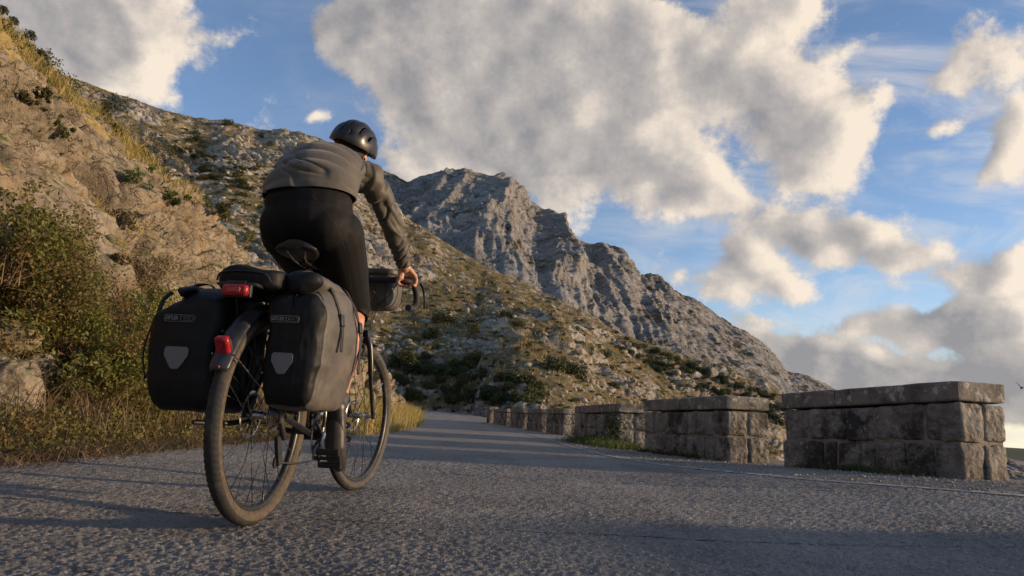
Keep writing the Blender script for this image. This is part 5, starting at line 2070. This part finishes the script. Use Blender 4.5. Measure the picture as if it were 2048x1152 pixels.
def leaves(C, size, rng, aspect=.5, up=.3, Nh=None):
    """small pointed leaf quads at points C"""
    n = len(C)
    d = rand_unit(n, rng) + np.array([0, 0, up])
    d /= np.linalg.norm(d, axis=1)[:, None]
    w = np.cross(d, rand_unit(n, rng))
    w /= np.linalg.norm(w, axis=1)[:, None] + 1e-9
    s = size * rng.uniform(.6, 1.3, n)[:, None]
    a = C - d * s * .5
    b = C + d * s * .5
    c1 = C + w * s * aspect * .5 + d * s * .05
    c2 = C - w * s * aspect * .5 + d * s * .05
    V = np.stack([a, c1, b, c2], 1).reshape(-1, 3)
    return V, np.arange(n * 4).reshape(n, 4)


def crown_points(blobs, n, rng, shell=.55, flat=1.0):
    """points spread through lumpy blobs (x, y, z, r), denser near the outside, with gaps"""
    bl = np.array(blobs, float)
    wts = bl[:, 3] ** 2
    k = rng.choice(len(bl), n, p=wts / wts.sum())
    u = rand_unit(n, rng)
    r = shell + (1 - shell) * rng.random(n) ** .6
    lump = 1 + .22 * fbm(u * 2.1 + bl[k, :3] * 5, 3, seed=3)
    P = bl[k, :3] + u * (bl[k, 3] * r * lump)[:, None] * np.array([1, 1, flat])
    g_ = vnoise(P * 5.5 / max(bl[:, 3].max(), 1e-3) * .5, 9)
    return P[(g_ > -.38) & (P[:, 2] > -.08)]


def shrub_mesh(seed, n, size, k=9, tall=.8, aspect=.5):
    rng = np.random.default_rng(seed)
    bl = [(0, 0, .42 * tall, .48)]
    for i in range(k):
        a = rng.uniform(0, 2 * math.pi); r = rng.uniform(.25, .62)
        bl.append((r * math.cos(a), r * math.sin(a), rng.uniform(.12, .85) * tall * (1 - .4 * r), rng.uniform(.22, .38)))
    P = crown_points(bl, n, rng)
    return leaves(P, size, rng, aspect, .2)


def proto(name, V, Fc, mat):
    o = put_mesh(name, V, Fc, mat, None, False)
    COL.objects.unlink(o)
    return o


PR_S = [proto('shrub', *shrub_mesh(100 + i, 1500, .115, 9, .85, .6), M[mm]) for i, mm in enumerate(('leaf_dark', 'leaf_dark', 'leaf_mid', 'leaf_mid', 'leaf_dark'))]


def hill_at(px, py):
    d = (HILL_PX[:, :, 0] - px) ** 2 + (HILL_PX[:, :, 1] - py) ** 2
    i, j = np.unravel_index(np.argmin(d), d.shape)
    return HILL[i, j], math.sqrt(d[i, j])


def put_shrub(px, py, rpx, label, group=None, kind=None, name='shrub', squash=1.0):
    P, e = hill_at(px, py + rpx * .45)
    if e > 14:
        return None
    dist = np.linalg.norm(P - CAM)
    r = 1.3 * rpx / F * dist
    src = PR_S[kind if kind is not None else random.randrange(len(PR_S))]
    o = bpy.data.objects.new(name, src.data)
    COL.objects.link(o)
    o.location = (P[0], P[1], P[2] - .12 * r)
    o.rotation_euler = (random.uniform(-.15, .15), random.uniform(-.15, .15), random.uniform(0, 6.28))
    o.scale = (r * random.uniform(.95, 1.2), r * random.uniform(.95, 1.2), r * squash * random.uniform(.85, 1.1))
    tag(o, label, 'tree' if 'tree' in name else 'shrub', group)
    return o


# single shrubs one can point to
put_shrub(886, 636, 24, 'rounded dark green shrub right of the rider\'s hand, upper of two beside pale rock', kind=1)
put_shrub(1009, 628, 19, 'dark green shrub above the pale rock rib, left one of a touching pair', kind=0)
put_shrub(1037, 641, 21, 'low spreading green shrub trailing down right of its darker neighbour', kind=3, squash=.6)
put_shrub(1108, 728, 29, 'large rounded dark shrub low on the slope above the fourth parapet', kind=0, squash=1.1)
put_shrub(1146, 738, 27, 'large bushy shrub touching the right side of the biggest rounded shrub', kind=4, squash=1.1)
put_shrub(1149, 656, 14, 'small round shrub on the open slope below the cliff foot', kind=1)
put_shrub(1208, 705, 17, 'lone rounded dark shrub on brown slope right of centre', kind=0)
put_shrub(1213, 737, 15, 'small dark shrub directly below the lone rounded one', kind=4)
put_shrub(456, 246, 11, 'single dark shrub standing on the rocky skyline left of the rider', kind=0)
put_shrub(812, 716, 30, 'bright green bushy shrub at the left beside the front wheel', kind=2)
put_shrub(862, 664, 22, 'mid green shrub just below the one beside the rider\'s hand', kind=3)
put_shrub(825, 672, 19, 'flat olive shrub between front wheel and pale rock', kind=2, squash=.6)
# lone small tree with a visible trunk
P, e = hill_at(948, 672)
dist = np.linalg.norm(P - CAM); r = 20 / F * dist
tr = empty('small_tree', (P[0], P[1], P[2] - .1), 0.4)
tag(tr, 'small round-headed tree with a short trunk on pale rocky ground', 'tree')
c_ = bpy.data.objects.new('crown', PR_S[2].data); COL.objects.link(c_); c_.parent = tr; c_.location = (0, 0, r * .45); c_.scale = (r, r, r * 1.05)
tk = MB(); tk.tube([(0, 0, -.2), (.03, 0, r * .35), (-.02, .04, r * .8)], [r * .11, r * .08, r * .05], 8); tk.tube([(0.02, 0, r * .3), (r * .3, 0, r * .9)], [r * .05, r * .03], 6)
tk.build('trunk', M['bark'], tr)

def where_label(kind_txt, px_, py_, r_, cuts, names, top):
    a = names[sum(px_ > c for c in cuts)]
    b = 'upper edge' if py_ < top else 'lower part'
    sz = 'large' if r_ > 17 else ('small' if r_ < 9 else 'middling')
    return '%s %s, %s of the band, %s' % (sz, kind_txt, b, a)


belt = 'shrubs of the dark belt on the lower hillside'
lab_belt = 'dark green shrub in the dense belt of scrub above the bend of the road'
for k in range(80):
    t_ = random.random()
    px_ = 800 + 285 * t_ + random.uniform(-16, 16)
    top = 690 + 62 * t_ + 18 * math.sin(px_ / 14)
    py_ = random.uniform(top, 797)
    r_ = random.uniform(11, 24)
    put_shrub(px_, py_, r_, where_label('dark green shrub', px_, py_, r_, (880, 980), ('beside the front wheel', 'above the road bend', 'above the small far parapets'), top + 34), belt, squash=.95)
lab_r = 'dark shrub in the diagonal green band below the mountain foot'
for k in range(95):
    t_ = random.random() ** .9
    px_ = 1236 + 330 * t_ + random.uniform(-8, 8)
    up_ = np.interp(px_, [1236, 1300, 1436, 1560], [662, 695, 748, 796])
    py_ = up_ + random.uniform(0, 1) ** 1.2 * (34 + 16 * t_)
    r_ = random.uniform(6, 12)
    put_shrub(px_, py_, r_, where_label('dark tree-like shrub', px_, py_, r_, (1320, 1430), ('nearest the cliff foot', 'halfway down by the scree', 'above the nearest parapet'), up_ + 20), 'shrubs in the diagonal green band', kind=random.choice((0, 1, 4)))
for k in range(26):
    px_ = random.uniform(1180, 1640); py_ = random.uniform(np.interp(px_, [1180, 1640], [700, 830]), 870)
    put_shrub(px_, py_, random.uniform(7, 15), 'low dark shrub scattered on the slope above the stone parapets', 'shrubs scattered above the parapets')
lab_l = 'dark low shrub in the streak running down the shaded slope left of the rider'
for k in range(46):
    t_ = random.random()
    px_ = 335 + 200 * t_; py_ = 285 + 100 * t_ + random.gauss(0, 20) + 8 * math.sin(px_ / 13)
    r_ = random.uniform(6, 15)
    put_shrub(px_, py_, r_, where_label('dark low shrub', px_, py_, r_, (400, 470), ('close to the grassy bank', 'midway left of the rider', 'close to the rider\'s back'), 320), 'shrubs on the slope left of the rider', kind=random.choice((0, 1, 3)), squash=.6)
for k in range(20):
    px_ = random.uniform(400, 530); py_ = random.uniform(330, 500)
    put_shrub(px_, py_, random.uniform(6, 14), 'small green shrub scattered between rocks left of the rider', 'small shrubs between rocks left of the rider', squash=.7)
for k in range(20):
    px_ = random.uniform(740, 1240)
    lo = np.interp(px_, [740, 803, 874, 958, 1108, 1216, 1300], [392, 440, 486, 536, 610, 665, 700])
    py_ = lo + (random.random() ** .8) * (800 - lo)
    put_shrub(px_, py_, random.uniform(3.5, 11), 'small low bush dotted over the open rocky hillside', 'small bushes on the open hillside', squash=.6)

# the many smaller bushes, too many to count: one object
def small_scrub(spots):
    Vs, Fs_, o_ = [], [], 0
    srcs = []
    for s_ in range(3):
        rng = np.random.default_rng(300 + s_)
        bl = [(0, 0, .3, .5)] + [(rng.uniform(-.5, .5), rng.uniform(-.5, .5), rng.uniform(.1, .5), .3) for _ in range(5)]
        srcs.append(leaves(crown_points(bl, 420, rng), .20, rng, .6, .2))
    for (px_, py_, rp) in spots:
        P, e = hill_at(px_, py_)
        if e > 8:
            continue
        r = rp / F * np.linalg.norm(P - CAM)
        V, Fc = srcs[random.randrange(3)]
        a = random.uniform(0, 6.28); c, s = math.cos(a), math.sin(a)
        V2 = np.stack([V[:, 0] * c - V[:, 1] * s, V[:, 0] * s + V[:, 1] * c, V[:, 2] * .7], 1) * r + P
        Vs.append(V2); Fs_.append(Fc + o_); o_ += len(V2)
    return np.concatenate(Vs), np.concatenate(Fs_)


spots = []
for k in range(1000):
    px_ = random.uniform(720, 1640)
    lo = np.interp(px_, [740, 803, 874, 958, 1108, 1216, 1300, 1436, 1640], [392, 440, 486, 536, 610, 665, 700, 760, 850])
    spots.append((px_, lo + (random.random() ** .8) * (845 - lo), random.uniform(3, 9)))
for k in range(150):
    px_ = random.uniform(290, 540)
    lo = np.interp(px_, [290, 540], [215, 275])
    spots.append((px_, lo + random.random() ** .8 * 200, random.uniform(3, 9)))
V, Fc = small_scrub(spots)
tag(put_mesh('low_scrub', V, Fc, M['leaf_mid'], None, False), 'low green scrub dotted all over the open rocky hillside', 'scrub', kind='stuff')

# scattered stones and dry grass over the hillside: nobody could count them
nP = HILL.reshape(-1, 3)
nR = HILL.shape[1]
sel = RG_.integers(0, HILL.shape[0] * 300, 9000)
ii, jj = sel // 300, sel % 300
Ps = HILL[ii, np.minimum(jj, 290)]
ok = (HILL_PX[ii, np.minimum(jj, 290), 0] > 180) & (HILL_PX[ii, np.minimum(jj, 290), 0] < 1700)
Ps = Ps[ok]
dens_ = vnoise(Ps * .09, 33)
Pr = Ps[dens_ > -.1][:2200]
ico = bmesh.new(); bmesh.ops.create_icosphere(ico, subdivisions=1, radius=1)
iv = np.array([v_.co[:] for v_ in ico.verts]); if_ = np.array([[v_.index for v_ in f.verts] for f in ico.faces]); ico.free()


def stones(P, s0, s1, rng, pw=2.0):
    n = len(P)
    s = (s0 + (s1 - s0) * rng.random(n) ** pw)[:, None, None] * rng.uniform(.55, 1.25, (n, 1, 3))
    V = iv[None] * s * rng.uniform(.72, 1.2, (n, len(iv), 1))
    a = rng.uniform(0, 6.28, n); c, s_ = np.cos(a), np.sin(a)
    x = V[:, :, 0] * c[:, None] - V[:, :, 1] * s_[:, None]; y = V[:, :, 0] * s_[:, None] + V[:, :, 1] * c[:, None]
    V = np.stack([x, y, V[:, :, 2] * .75], 2) + P[:, None, :]
    Fc = if_[None] + (np.arange(n) * len(iv))[:, None, None]
    return V.reshape(-1, 3), Fc.reshape(-1, 3)


M['stone'] = rock_mat('loose_stones', (.26, .235, .20), (.44, .41, .36), (.34, .26, .17), scale=.8, bumpd=.06, crack=.2)
V, Fc = stones(Pr, .08, .48, RG_, 2.6)
tag(put_mesh('scattered_stones', V, Fc, M['stone'], None, False), 'pale loose stones littering the scrubby hillside', 'stones', kind='stuff')


def blades(P, h, rng, n=8, spread=.12, lean=.35, width=.012):
    m_ = len(P)
    base = np.repeat(P, n, 0) + np.concatenate([rng.normal(0, spread, (m_ * n, 2)), np.zeros((m_ * n, 1))], 1)
    hh = np.repeat(np.broadcast_to(h, (m_,)), n) * rng.uniform(.5, 1.15, m_ * n)
    ld = rng.normal(0, lean, (m_ * n, 2))
    tip = base + np.concatenate([ld * hh[:, None], hh[:, None]], 1)
    midp = base + np.concatenate([ld * hh[:, None] * .3, hh[:, None] * .58], 1)
    a = rng.uniform(0, 3.14, m_ * n)
    w = np.stack([np.cos(a), np.sin(a), a * 0], 1) * (width * np.sqrt(hh / max(np.mean(hh), 1e-6)))[:, None] * .5
    V = np.stack([base - w, base + w, midp + w * .8, midp - w * .8, tip], 1).reshape(-1, 3)
    k = np.arange(m_ * n)[:, None] * 5
    F4 = k + np.array([[0, 1, 2, 3]]); F3 = k + np.array([[3, 2, 4, 4]])
    return V, np.concatenate([k + np.array([[0, 1, 2]]), k + np.array([[0, 2, 3]]), k + np.array([[3, 2, 4]])])


Pg = Ps[(dens_ < .35)][:2600]
V, Fc = blades(Pg, .42, RG_, 7, .22, .5, .07)
tag(put_mesh('hillside_grass', V, Fc, M['straw'], None, False), 'tufts of straw-coloured dry grass over the hillside', 'grass', kind='stuff')

# ---- near bank ----
BPX = proj(BANK_P)
BOK = (BANK_P[:, 1] > 2.2)


def bank_at(px, py):
    d = (BPX[:, 0] - px) ** 2 + (BPX[:, 1] - py) ** 2 + (~BOK) * 1e9 + (BANK_T > 2.01) * 1e9
    near_ = np.where(d < max(12.0 ** 2, d.min() + 1))[0]
    return BANK_P[near_[np.argmin(BANK_P[near_, 1])]]


def pick(cond, n, jit=.0):
    idx = np.where(cond)[0]
    # even out by area: probability grows with distance because rows thin out
    w = BANK_P[idx, 1] ** 1.4
    s = RG_.choice(idx, n, p=w / w.sum())
    return BANK_P[s] + RG_.normal(0, jit, (n, 3)) * np.array([1, 1, 0])


nz_ = vnoise(BANK_P * 1.1, 44)
V1, F1 = blades(pick((BANK_T > .985) & (BANK_T < 2.0) & (BANK_P[:, 1] > 11) & (BANK_P[:, 1] < 50) & (nz_ > -.55), 15000, .12), .26, RG_, 9, .10, .45, .018)
V2, F2 = blades(pick((BANK_T > .30) & (BANK_T < 1.0) & (BANK_P[:, 1] > 7) & (BANK_P[:, 1] < 50) & (nz_ > .42), 1500, .05), .20, RG_, 8, .06, .45, .014)
V3, F3 = blades(pick((BANK_T > .97) & (BANK_T < 1.12) & (BANK_P[:, 1] > 8) & (BANK_P[:, 1] < 30), 2200, .1), .26, RG_, 9, .10, .45, .014)
V = np.concatenate([V1, V2, V3]); Fc = np.concatenate([F1, F2 + len(V1), F3 + len(V1) + len(V2)])
tag(put_mesh('bank_grass', V, Fc, M['straw'], None, False), 'golden dry grass along the shoulder of the rocky bank', 'grass', kind='stuff')

# tall straw-yellow verge grass beside the road edge ahead of the front wheel
yy = RG_.uniform(9.5, 40, 1700)
xx = curve(LEFT, yy) - RG_.uniform(-.05, 1.3, 1700)
Pv = np.stack([xx, yy, ground_z(xx, yy) + .25 * np.clip(curve(LEFT, yy) - xx, 0, 2)], 1)
V1, F1 = blades(Pv, RG_.uniform(.20, .62, 1700), RG_, 16, .10, .30, .012)
tag(put_mesh('verge_grass', V1, F1, M['straw'], None, False), 'tall straw-yellow grass on the left verge past the front wheel', 'grass', kind='stuff')

# dry litter, roots and small plants at the foot of the near bank
yy = RG_.uniform(2.2, 9.5, 2600)
xx = curve(LEFT, yy) + .12 - RG_.uniform(0, .75, 2600)
Pv = np.stack([xx, yy, ground_z(xx, yy) + .02 + .35 * np.clip(curve(LEFT, yy) - .15 - xx, 0, 2)], 1)
V1, F1 = blades(Pv, RG_.uniform(.02, .10, 2600), RG_, 7, .06, 1.6, .005)
tag(put_mesh('dry_litter', V1, F1, M['leaf_dry'], None, False), 'brown dead stalks and litter along the near edge of the road', 'litter', kind='stuff')
yy = RG_.uniform(2.4, 9.0, 900); xx = curve(LEFT, yy) - .05 - RG_.uniform(0, .6, 900)
Pv = np.stack([xx, yy, ground_z(xx, yy) + .05 + .35 * np.clip(curve(LEFT, yy) - .15 - xx, 0, 2)], 1)
Pv = np.repeat(Pv, 26, 0) + RG_.normal(0, .055, (900 * 26, 3)) * [1, 1, .8]
V, Fc = leaves(Pv, .026, RG_, .6, .4)
tag(put_mesh('ground_cover', V, Fc, M['leaf_olive'], None, False), 'small leafy weeds at the foot of the bushes by the road', 'weeds', kind='stuff')

# tall dry stalks standing among the bushes
yy = RG_.uniform(3.2, 9.5, 520)
xx = curve(LEFT, yy) - .1 - RG_.uniform(.15, 1.5, 520)
Pv = np.stack([xx, yy, ground_z(xx, yy) + .05 + .3 * np.clip(curve(LEFT, yy) - .15 - xx, 0, 2)], 1)
V1, F1 = blades(Pv, RG_.uniform(.10, .36, 520), RG_, 9, .07, .6, .005)
tag(put_mesh('dry_stalks', V1, F1, M['leaf_dry'], None, False), 'tall dry grass stalks among the bushes left of the road', 'grass', kind='stuff')

# bushes at the foot of the bank, each with twigs and leaves
def bush(px, py, depth, r, hgt, nleaf, size, lm, label, twigs=60, seed=0, k=14, name='bush', aspect=.5, twigcol='twig'):
    c = at_y(px, py, depth)
    b_ = bank_at(px, py)
    c = CAM + (b_ - CAM) * (1 - .30 * r / np.linalg.norm(b_ - CAM))   # stand it on the bank, just proud of the rock
    root = empty(name, (c[0], c[1], c[2] - hgt * .5))
    rng = np.random.default_rng(seed)
    bl = [(0, 0, hgt * .5, r * .62)]
    for i in range(k):
        a = rng.uniform(0, 2 * math.pi); rr_ = r * rng.uniform(.3, .80)
        bl.append((rr_ * math.cos(a), rr_ * .75 * math.sin(a), hgt * rng.uniform(.05, 1.0), r * rng.uniform(.20, .40)))
    P = crown_points(bl, nleaf, rng, .35)
    tag(root, label, 'bush')
    V, Fc = leaves(P, size, rng, aspect, .35)
    put_mesh('foliage', V, Fc, M[lm], root, False)
    tw = MB()
    for i in range(twigs):
        b_ = bl[rng.integers(0, len(bl))]
        u = rand_unit(1, rng)[0]
        e = np.array(b_[:3]) + u * b_[3] * rng.uniform(.7, 1.15)
        s_ = np.array([rng.normal(0, r * .15), rng.normal(0, r * .1), 0])
        m_ = lerp(s_, e, .55) + rng.normal(0, r * .06, 3)
        tw.tube([s_, m_, e], [.006, .0035, .0012], 4, caps=False)
    tw.build('twigs', M[twigcol], root, auto=False)
    return root


bush(235, 735, 5.2, .74, 1.15, 34000, .029, 'leaf_bright', 'large yellow-green leafy bush between the boulders and the left pannier', 90, 1)
bush(60, 565, 5.9, .82, .95, 34000, .027, 'leaf_olive', 'big dark olive bush covering the rock at the left edge', 120, 2)
bush(165, 630, 5.6, .62, .9, 4500, .030, 'leaf_dry', 'brown half-dry twiggy bush between the dark bush and the yellow-green one', 260, 3)
bush(340, 800, 5.6, .50, .75, 12000, .028, 'leaf_olive', 'mid green bush low beside the left pannier', 60, 4)
bush(60, 870, 4.0, .40, .5, 10000, .026, 'leaf_olive', 'low dark green bush at the bottom left corner of the bank', 60, 5)
bush(220, 868, 4.6, .42, .45, 10000, .026, 'leaf_olive', 'low leafy plant at the road edge under the yellow-green bush', 60, 6)
bush(370, 872, 5.5, .45, .40, 8000, .026, 'leaf_dry', 'low brown dry bush just left of the rear tyre', 120, 7)
bush(480, 870, 7.2, .45, .45, 7000, .028, 'leaf_mid', 'low green bush seen through the rear wheel', 60, 8)
bush(300, 645, 6.2, .34, .5, 5000, .028, 'leaf_bright', 'small yellowish bush on top of the big yellow-green one', 40, 9)
bush(10, 470, 6.5, .55, .75, 6000, .038, 'leaf_olive', 'sparse dark olive scrub at the left edge above the big bush', 120, 11)
bush(120, 780, 4.9, .50, .8, 9000, .036, 'leaf_olive', 'olive bush between the grey boulders and the yellow-green bush', 110, 12)
bush(8, 585, 5.0, .42, .7, 7000, .034, 'leaf_bright', 'yellowish leafy bush on the left edge over the boulders', 90, 13)
bush(300, 560, 7.0, .40, .5, 3500, .034, 'leaf_dry', 'withered brown bush against the hollow rock above the left pannier', 160, 14)
bush(20, 610, 5.2, .35, .6, 4500, .026, 'leaf_dry', 'brown shrubby stems above the grey boulders at the left edge', 140, 10)
# plants rooted in cracks of the rock
for i, (px_, py_, r_, lm, lb) in enumerate([
        (285, 350, .50, 'leaf_green', 'green leafy plant rooted in the rock slab at upper left'),
        (255, 430, .36, 'leaf_dry', 'brown withered plant in the rock crack below the green one'),
        (345, 400, .34, 'leaf_green', 'small dark green plant on the rock slab, right of the larger leafy one'),
        (110, 262, .30, 'leaf_green', 'small green tuft growing from a rock crack far up the slab'),
        (240, 505, .26, 'leaf_dry', 'brown tuft hanging over the hollow rock face'),
        (330, 300, .55, 'leaf_mid', 'spreading green shrub on the grassy shoulder of the bank'),
        (290, 262, .60, 'leaf_mid', 'brownish green shrub highest on the grassy shoulder'),
        (500, 465, .45, 'leaf_bright', 'yellow-green shrub on the bank just left of the rider\'s hips'),
        (430, 412, .40, 'leaf_mid', 'green shrub in the dry grass of the bank shoulder'),
        (215, 195, .42, 'leaf_dark', 'dark shrub near the skyline of the bank, right of the saplings'),
        (240, 168, .35, 'leaf_dark', 'dark round shrub standing on the bank skyline above the slab'),
        (75, 195, .35, 'leaf_mid', 'low green shrub in golden grass above the slab at the left'),
        (60, 92, .38, 'leaf_dark', 'dark green shrub below the saplings on the bank')]):
    b_ = bank_at(px_, py_ + 8)
    dd = np.linalg.norm(b_ - CAM)
    r_ = r_ * 75 / F * dd
    rng = np.random.default_rng(70 + i)
    bl = [(r_ * rng.normal(0, .75), r_ * rng.normal(0, .6), r_ * rng.uniform(-.5, .8), r_ * rng.uniform(.12, .42)) for _ in range(13)]
    P = crown_points(bl, 1500, rng, .0)
    V, Fc = leaves(P, .05 * min(1, dd / 18) + .012, rng, .5, .4)
    root = empty('crevice_plant', tuple(b_))
    tag(root, lb, 'plant')
    put_mesh('foliage', V, Fc, M[lm], root, False)
    tw = MB()
    for _ in range(30):
        e = P[rng.integers(0, len(P))]
        tw.tube([(0, 0, -.05), e * .5 + rng.normal(0, .03, 3) * r_, e], [.006 * r_ * 2, .004 * r_ * 2, .0015], 4, caps=False)
    tw.build('twigs', M['twig'], root, auto=False)
# scrub mixed into the grassy shoulder
V_, F_, o_ = [], [], 0
for b_ in pick((BANK_T > 1.0) & (BANK_T < 1.98) & (BANK_P[:, 1] > 13) & (BANK_P[:, 1] < 50) & (nz_ < .25), 210, .1):
    rng = RG_
    r_ = rng.uniform(.15, .5)
    bl = [(b_[0] + rng.normal(0, .4) * r_, b_[1] + rng.normal(0, .4) * r_, b_[2] + r_ * rng.uniform(0, .7), r_ * rng.uniform(.3, .6)) for _ in range(5)]
    P = np.concatenate([np.array(c_[:3]) + rand_unit(60, rng) * c_[3] * rng.uniform(.3, 1, (60, 1)) for c_ in bl])
    V, Fc = leaves(P, .085, rng, .55, .3)
    V_.append(V); F_.append(Fc + o_); o_ += len(V)
tag(put_mesh('shoulder_scrub', np.concatenate(V_), np.concatenate(F_), M['leaf_mid'], None, False), 'low green scrub mixed with the golden grass on the bank shoulder', 'scrub', kind='stuff')

# small trees on the skyline at the top left
for i, (px_, py_, rp, lb) in enumerate([(8, 12, 13, 'leftmost tiny sapling on the bank skyline'), (38, 34, 13, 'middle one of the three saplings on the bank skyline'), (70, 62, 15, 'rightmost and fullest of the three saplings on the bank skyline')]):
    b_ = bank_at(px_, py_ + rp)
    dd = np.linalg.norm(b_ - CAM); r_ = rp / F * dd
    root = empty('sapling', (b_[0], b_[1], b_[2] - .03))
    tag(root, lb, 'sapling')
    rng = np.random.default_rng(90 + i)
    bl = [(0, 0, r_ * 1.5, r_ * .6), (r_ * .5, 0, r_ * 1.3, r_ * .4), (-r_ * .5, 0, r_ * 1.2, r_ * .4), (0, .4 * r_, r_ * 1.9, r_ * .35)]
    V, Fc = leaves(crown_points(bl, 1300, rng, .3), .045, rng, .5, .4)
    put_mesh('crown', V, Fc, M['leaf_dark'], root, False)
    tk = MB(); tk.tube([(0, 0, -.1), (.02, 0, r_ * .8), (0, 0, r_ * 1.6)], [.018, .013, .006], 6)
    tk.build('trunk', M['bark'], root)

# boulders at the left edge and rock lumps of the hollow face
def boulder(px, py, depth, r, label, seed, sq=(1, 1, 1)):
    c = at_y(px, py, depth)
    bmx = bmesh.new(); bmesh.ops.create_icosphere(bmx, subdivisions=6, radius=1)
    V = np.array([v_.co[:] for v_ in bmx.verts]); Fc = np.array([[v_.index for v_ in f.verts] for f in bmx.faces]); bmx.free()
    w_a, w_b, w_r = worley(np.stack([V[:, 0] * 1.6 + V[:, 2], V[:, 2] * 2.2 + V[:, 1]], 1) + seed, seed)
    d_ = 1 + .20 * fbm(V * 1.3 + seed, 4, .55, seed=seed) + .10 * (w_r - .5) + .07 * sstep(w_b - w_a, 0, .3) + .05 * fbm(V * 5, 4, .6, seed=seed + 2)
    V = V * d_[:, None] * r * np.array(sq) + c
    o = put_mesh('boulder', V, Fc, M['bank'])
    return tag(o, label, 'boulder')


boulder(-4, 700, 4.9, .22, 'upper grey boulder at the left edge under the dry stems', 5, (1, .8, 1))
boulder(-2, 800, 4.4, .24, 'lower grey boulder at the left edge above the low bush', 9, (1, .8, 1.1))

# green weeds along the foot of the third parapet and a few by the first
def weeds(name, x0, x1, y0, y1, n, h, label, mat='leaf_green', rad=.05):
    t_ = RG_.random(n)
    xx = x0 + (x1 - x0) * t_ + RG_.normal(0, rad * 2.0, n); yy = y0 + (y1 - y0) * t_ + RG_.normal(0, rad * 2.0, n)
    P_ = np.stack([xx, yy, ground_z(xx, yy)], 1)
    Pl = np.repeat(P_, 30, 0) + RG_.normal(0, rad, (n * 30, 3)) * [1, 1, .6] + [0, 0, h * .3]
    V, Fc = leaves(Pl, .026, RG_, .6, .5)
    Vb, Fb = blades(P_, h, RG_, 12, rad, .5, .007)
    Fb4 = np.concatenate([Fc[:, [0, 1, 2]], Fc[:, [0, 2, 3]], Fb + len(V)])
    tag(put_mesh(name, np.concatenate([V, Vb]), Fb4, M[mat], None, False), label, 'weeds', kind='stuff')


weeds('green_weeds', 1.95, 1.42, 10.6, 14.2, 150, .12, 'bright green weeds along the foot of the third parapet', rad=.09)
weeds('foot_weeds', 2.95, 3.25, 7.0, 5.8, 26, .07, 'sparse dark weeds along the foot of the nearest parapet', 'leaf_mid', .035)
weeds('verge_weeds', 2.35, 1.95, 8.4, 10.2, 26, .06, 'thin moss and weeds along the foot of the second parapet', 'leaf_mid', .035)
bx_ = empty('dry_plant', (1.42, 13.6, float(ground_z(1.42, 13.6))))
tag(bx_, 'purplish dry plant at the road side end of the green weeds', 'plant')
rng = np.random.default_rng(8)
V, Fc = leaves(crown_points([(0, 0, .15, .16), (.12, 0, .10, .12), (-.12, .1, .1, .12)], 900, rng, .3), .03, rng, .4, .4)
put_mesh('foliage', V, Fc, M['leaf_dry'], bx_, False)
# climbing plant on the third parapet's corner
P0 = w3n; rng = np.random.default_rng(18)
Pl = np.stack([P0[0] + rng.normal(-.05, .10, 900), P0[1] - .04 + rng.normal(.12, .14, 900), rng.uniform(-.05, .50, 900)], 1)
V, Fc = leaves(Pl, .04, rng, .6, .1)
tag(put_mesh('climbing_plant', V, Fc, M['leaf_dark'], None, False), 'dark plant climbing the lit corner of the third parapet', 'plant')

# loose gravel grains on the verge and road edge
yy = RG_.uniform(3.4, 13, 5200)
xx = curve(LINE, yy) + .1 + RG_.random(5200) ** 1.3 * np.clip(curve(RIGHT, yy) - curve(LINE, yy), .1, 3)
V, Fc = stones(np.stack([xx, yy, ground_z(xx, yy) + .006], 1), .003, .016, RG_, 3.5)
tag(put_mesh('loose_gravel', V, Fc, M['stone'], None, False), 'pale loose gravel between the white line and the parapets', 'gravel', kind='stuff')

# distant bird
b_ = at_y(2043, 776, 60)
mb = MB()
mb.tube([(-.30, 0, .05), (-.1, 0, -.02), (.15, 0, .0), (.34, 0, .04)], [.01, .07, .06, .01], 8)
for s in (-1, 1):
    V = [(-.08, 0, .02), (.10, 0, .02), (.04, s * .35, .22), (-.05, s * .62, .34), (-.09, s * .34, .20)]
    V = V + [(a, b, c - .012) for a, b, c in V]
    mb.add(V, [(0, 1, 2, 4), (4, 2, 3), (9, 7, 6, 5), (8, 7, 9), (0, 5, 6, 1), (1, 6, 7, 2), (2, 7, 8, 3), (3, 8, 9, 4), (4, 9, 5, 0)])
bd = mb.build('bird', M['black'], None)
bd.location = tuple(b_); bd.rotation_euler = (.5, .2, 1.2)
tag(bd, 'small dark bird flying past the end of the nearest parapet', 'bird')
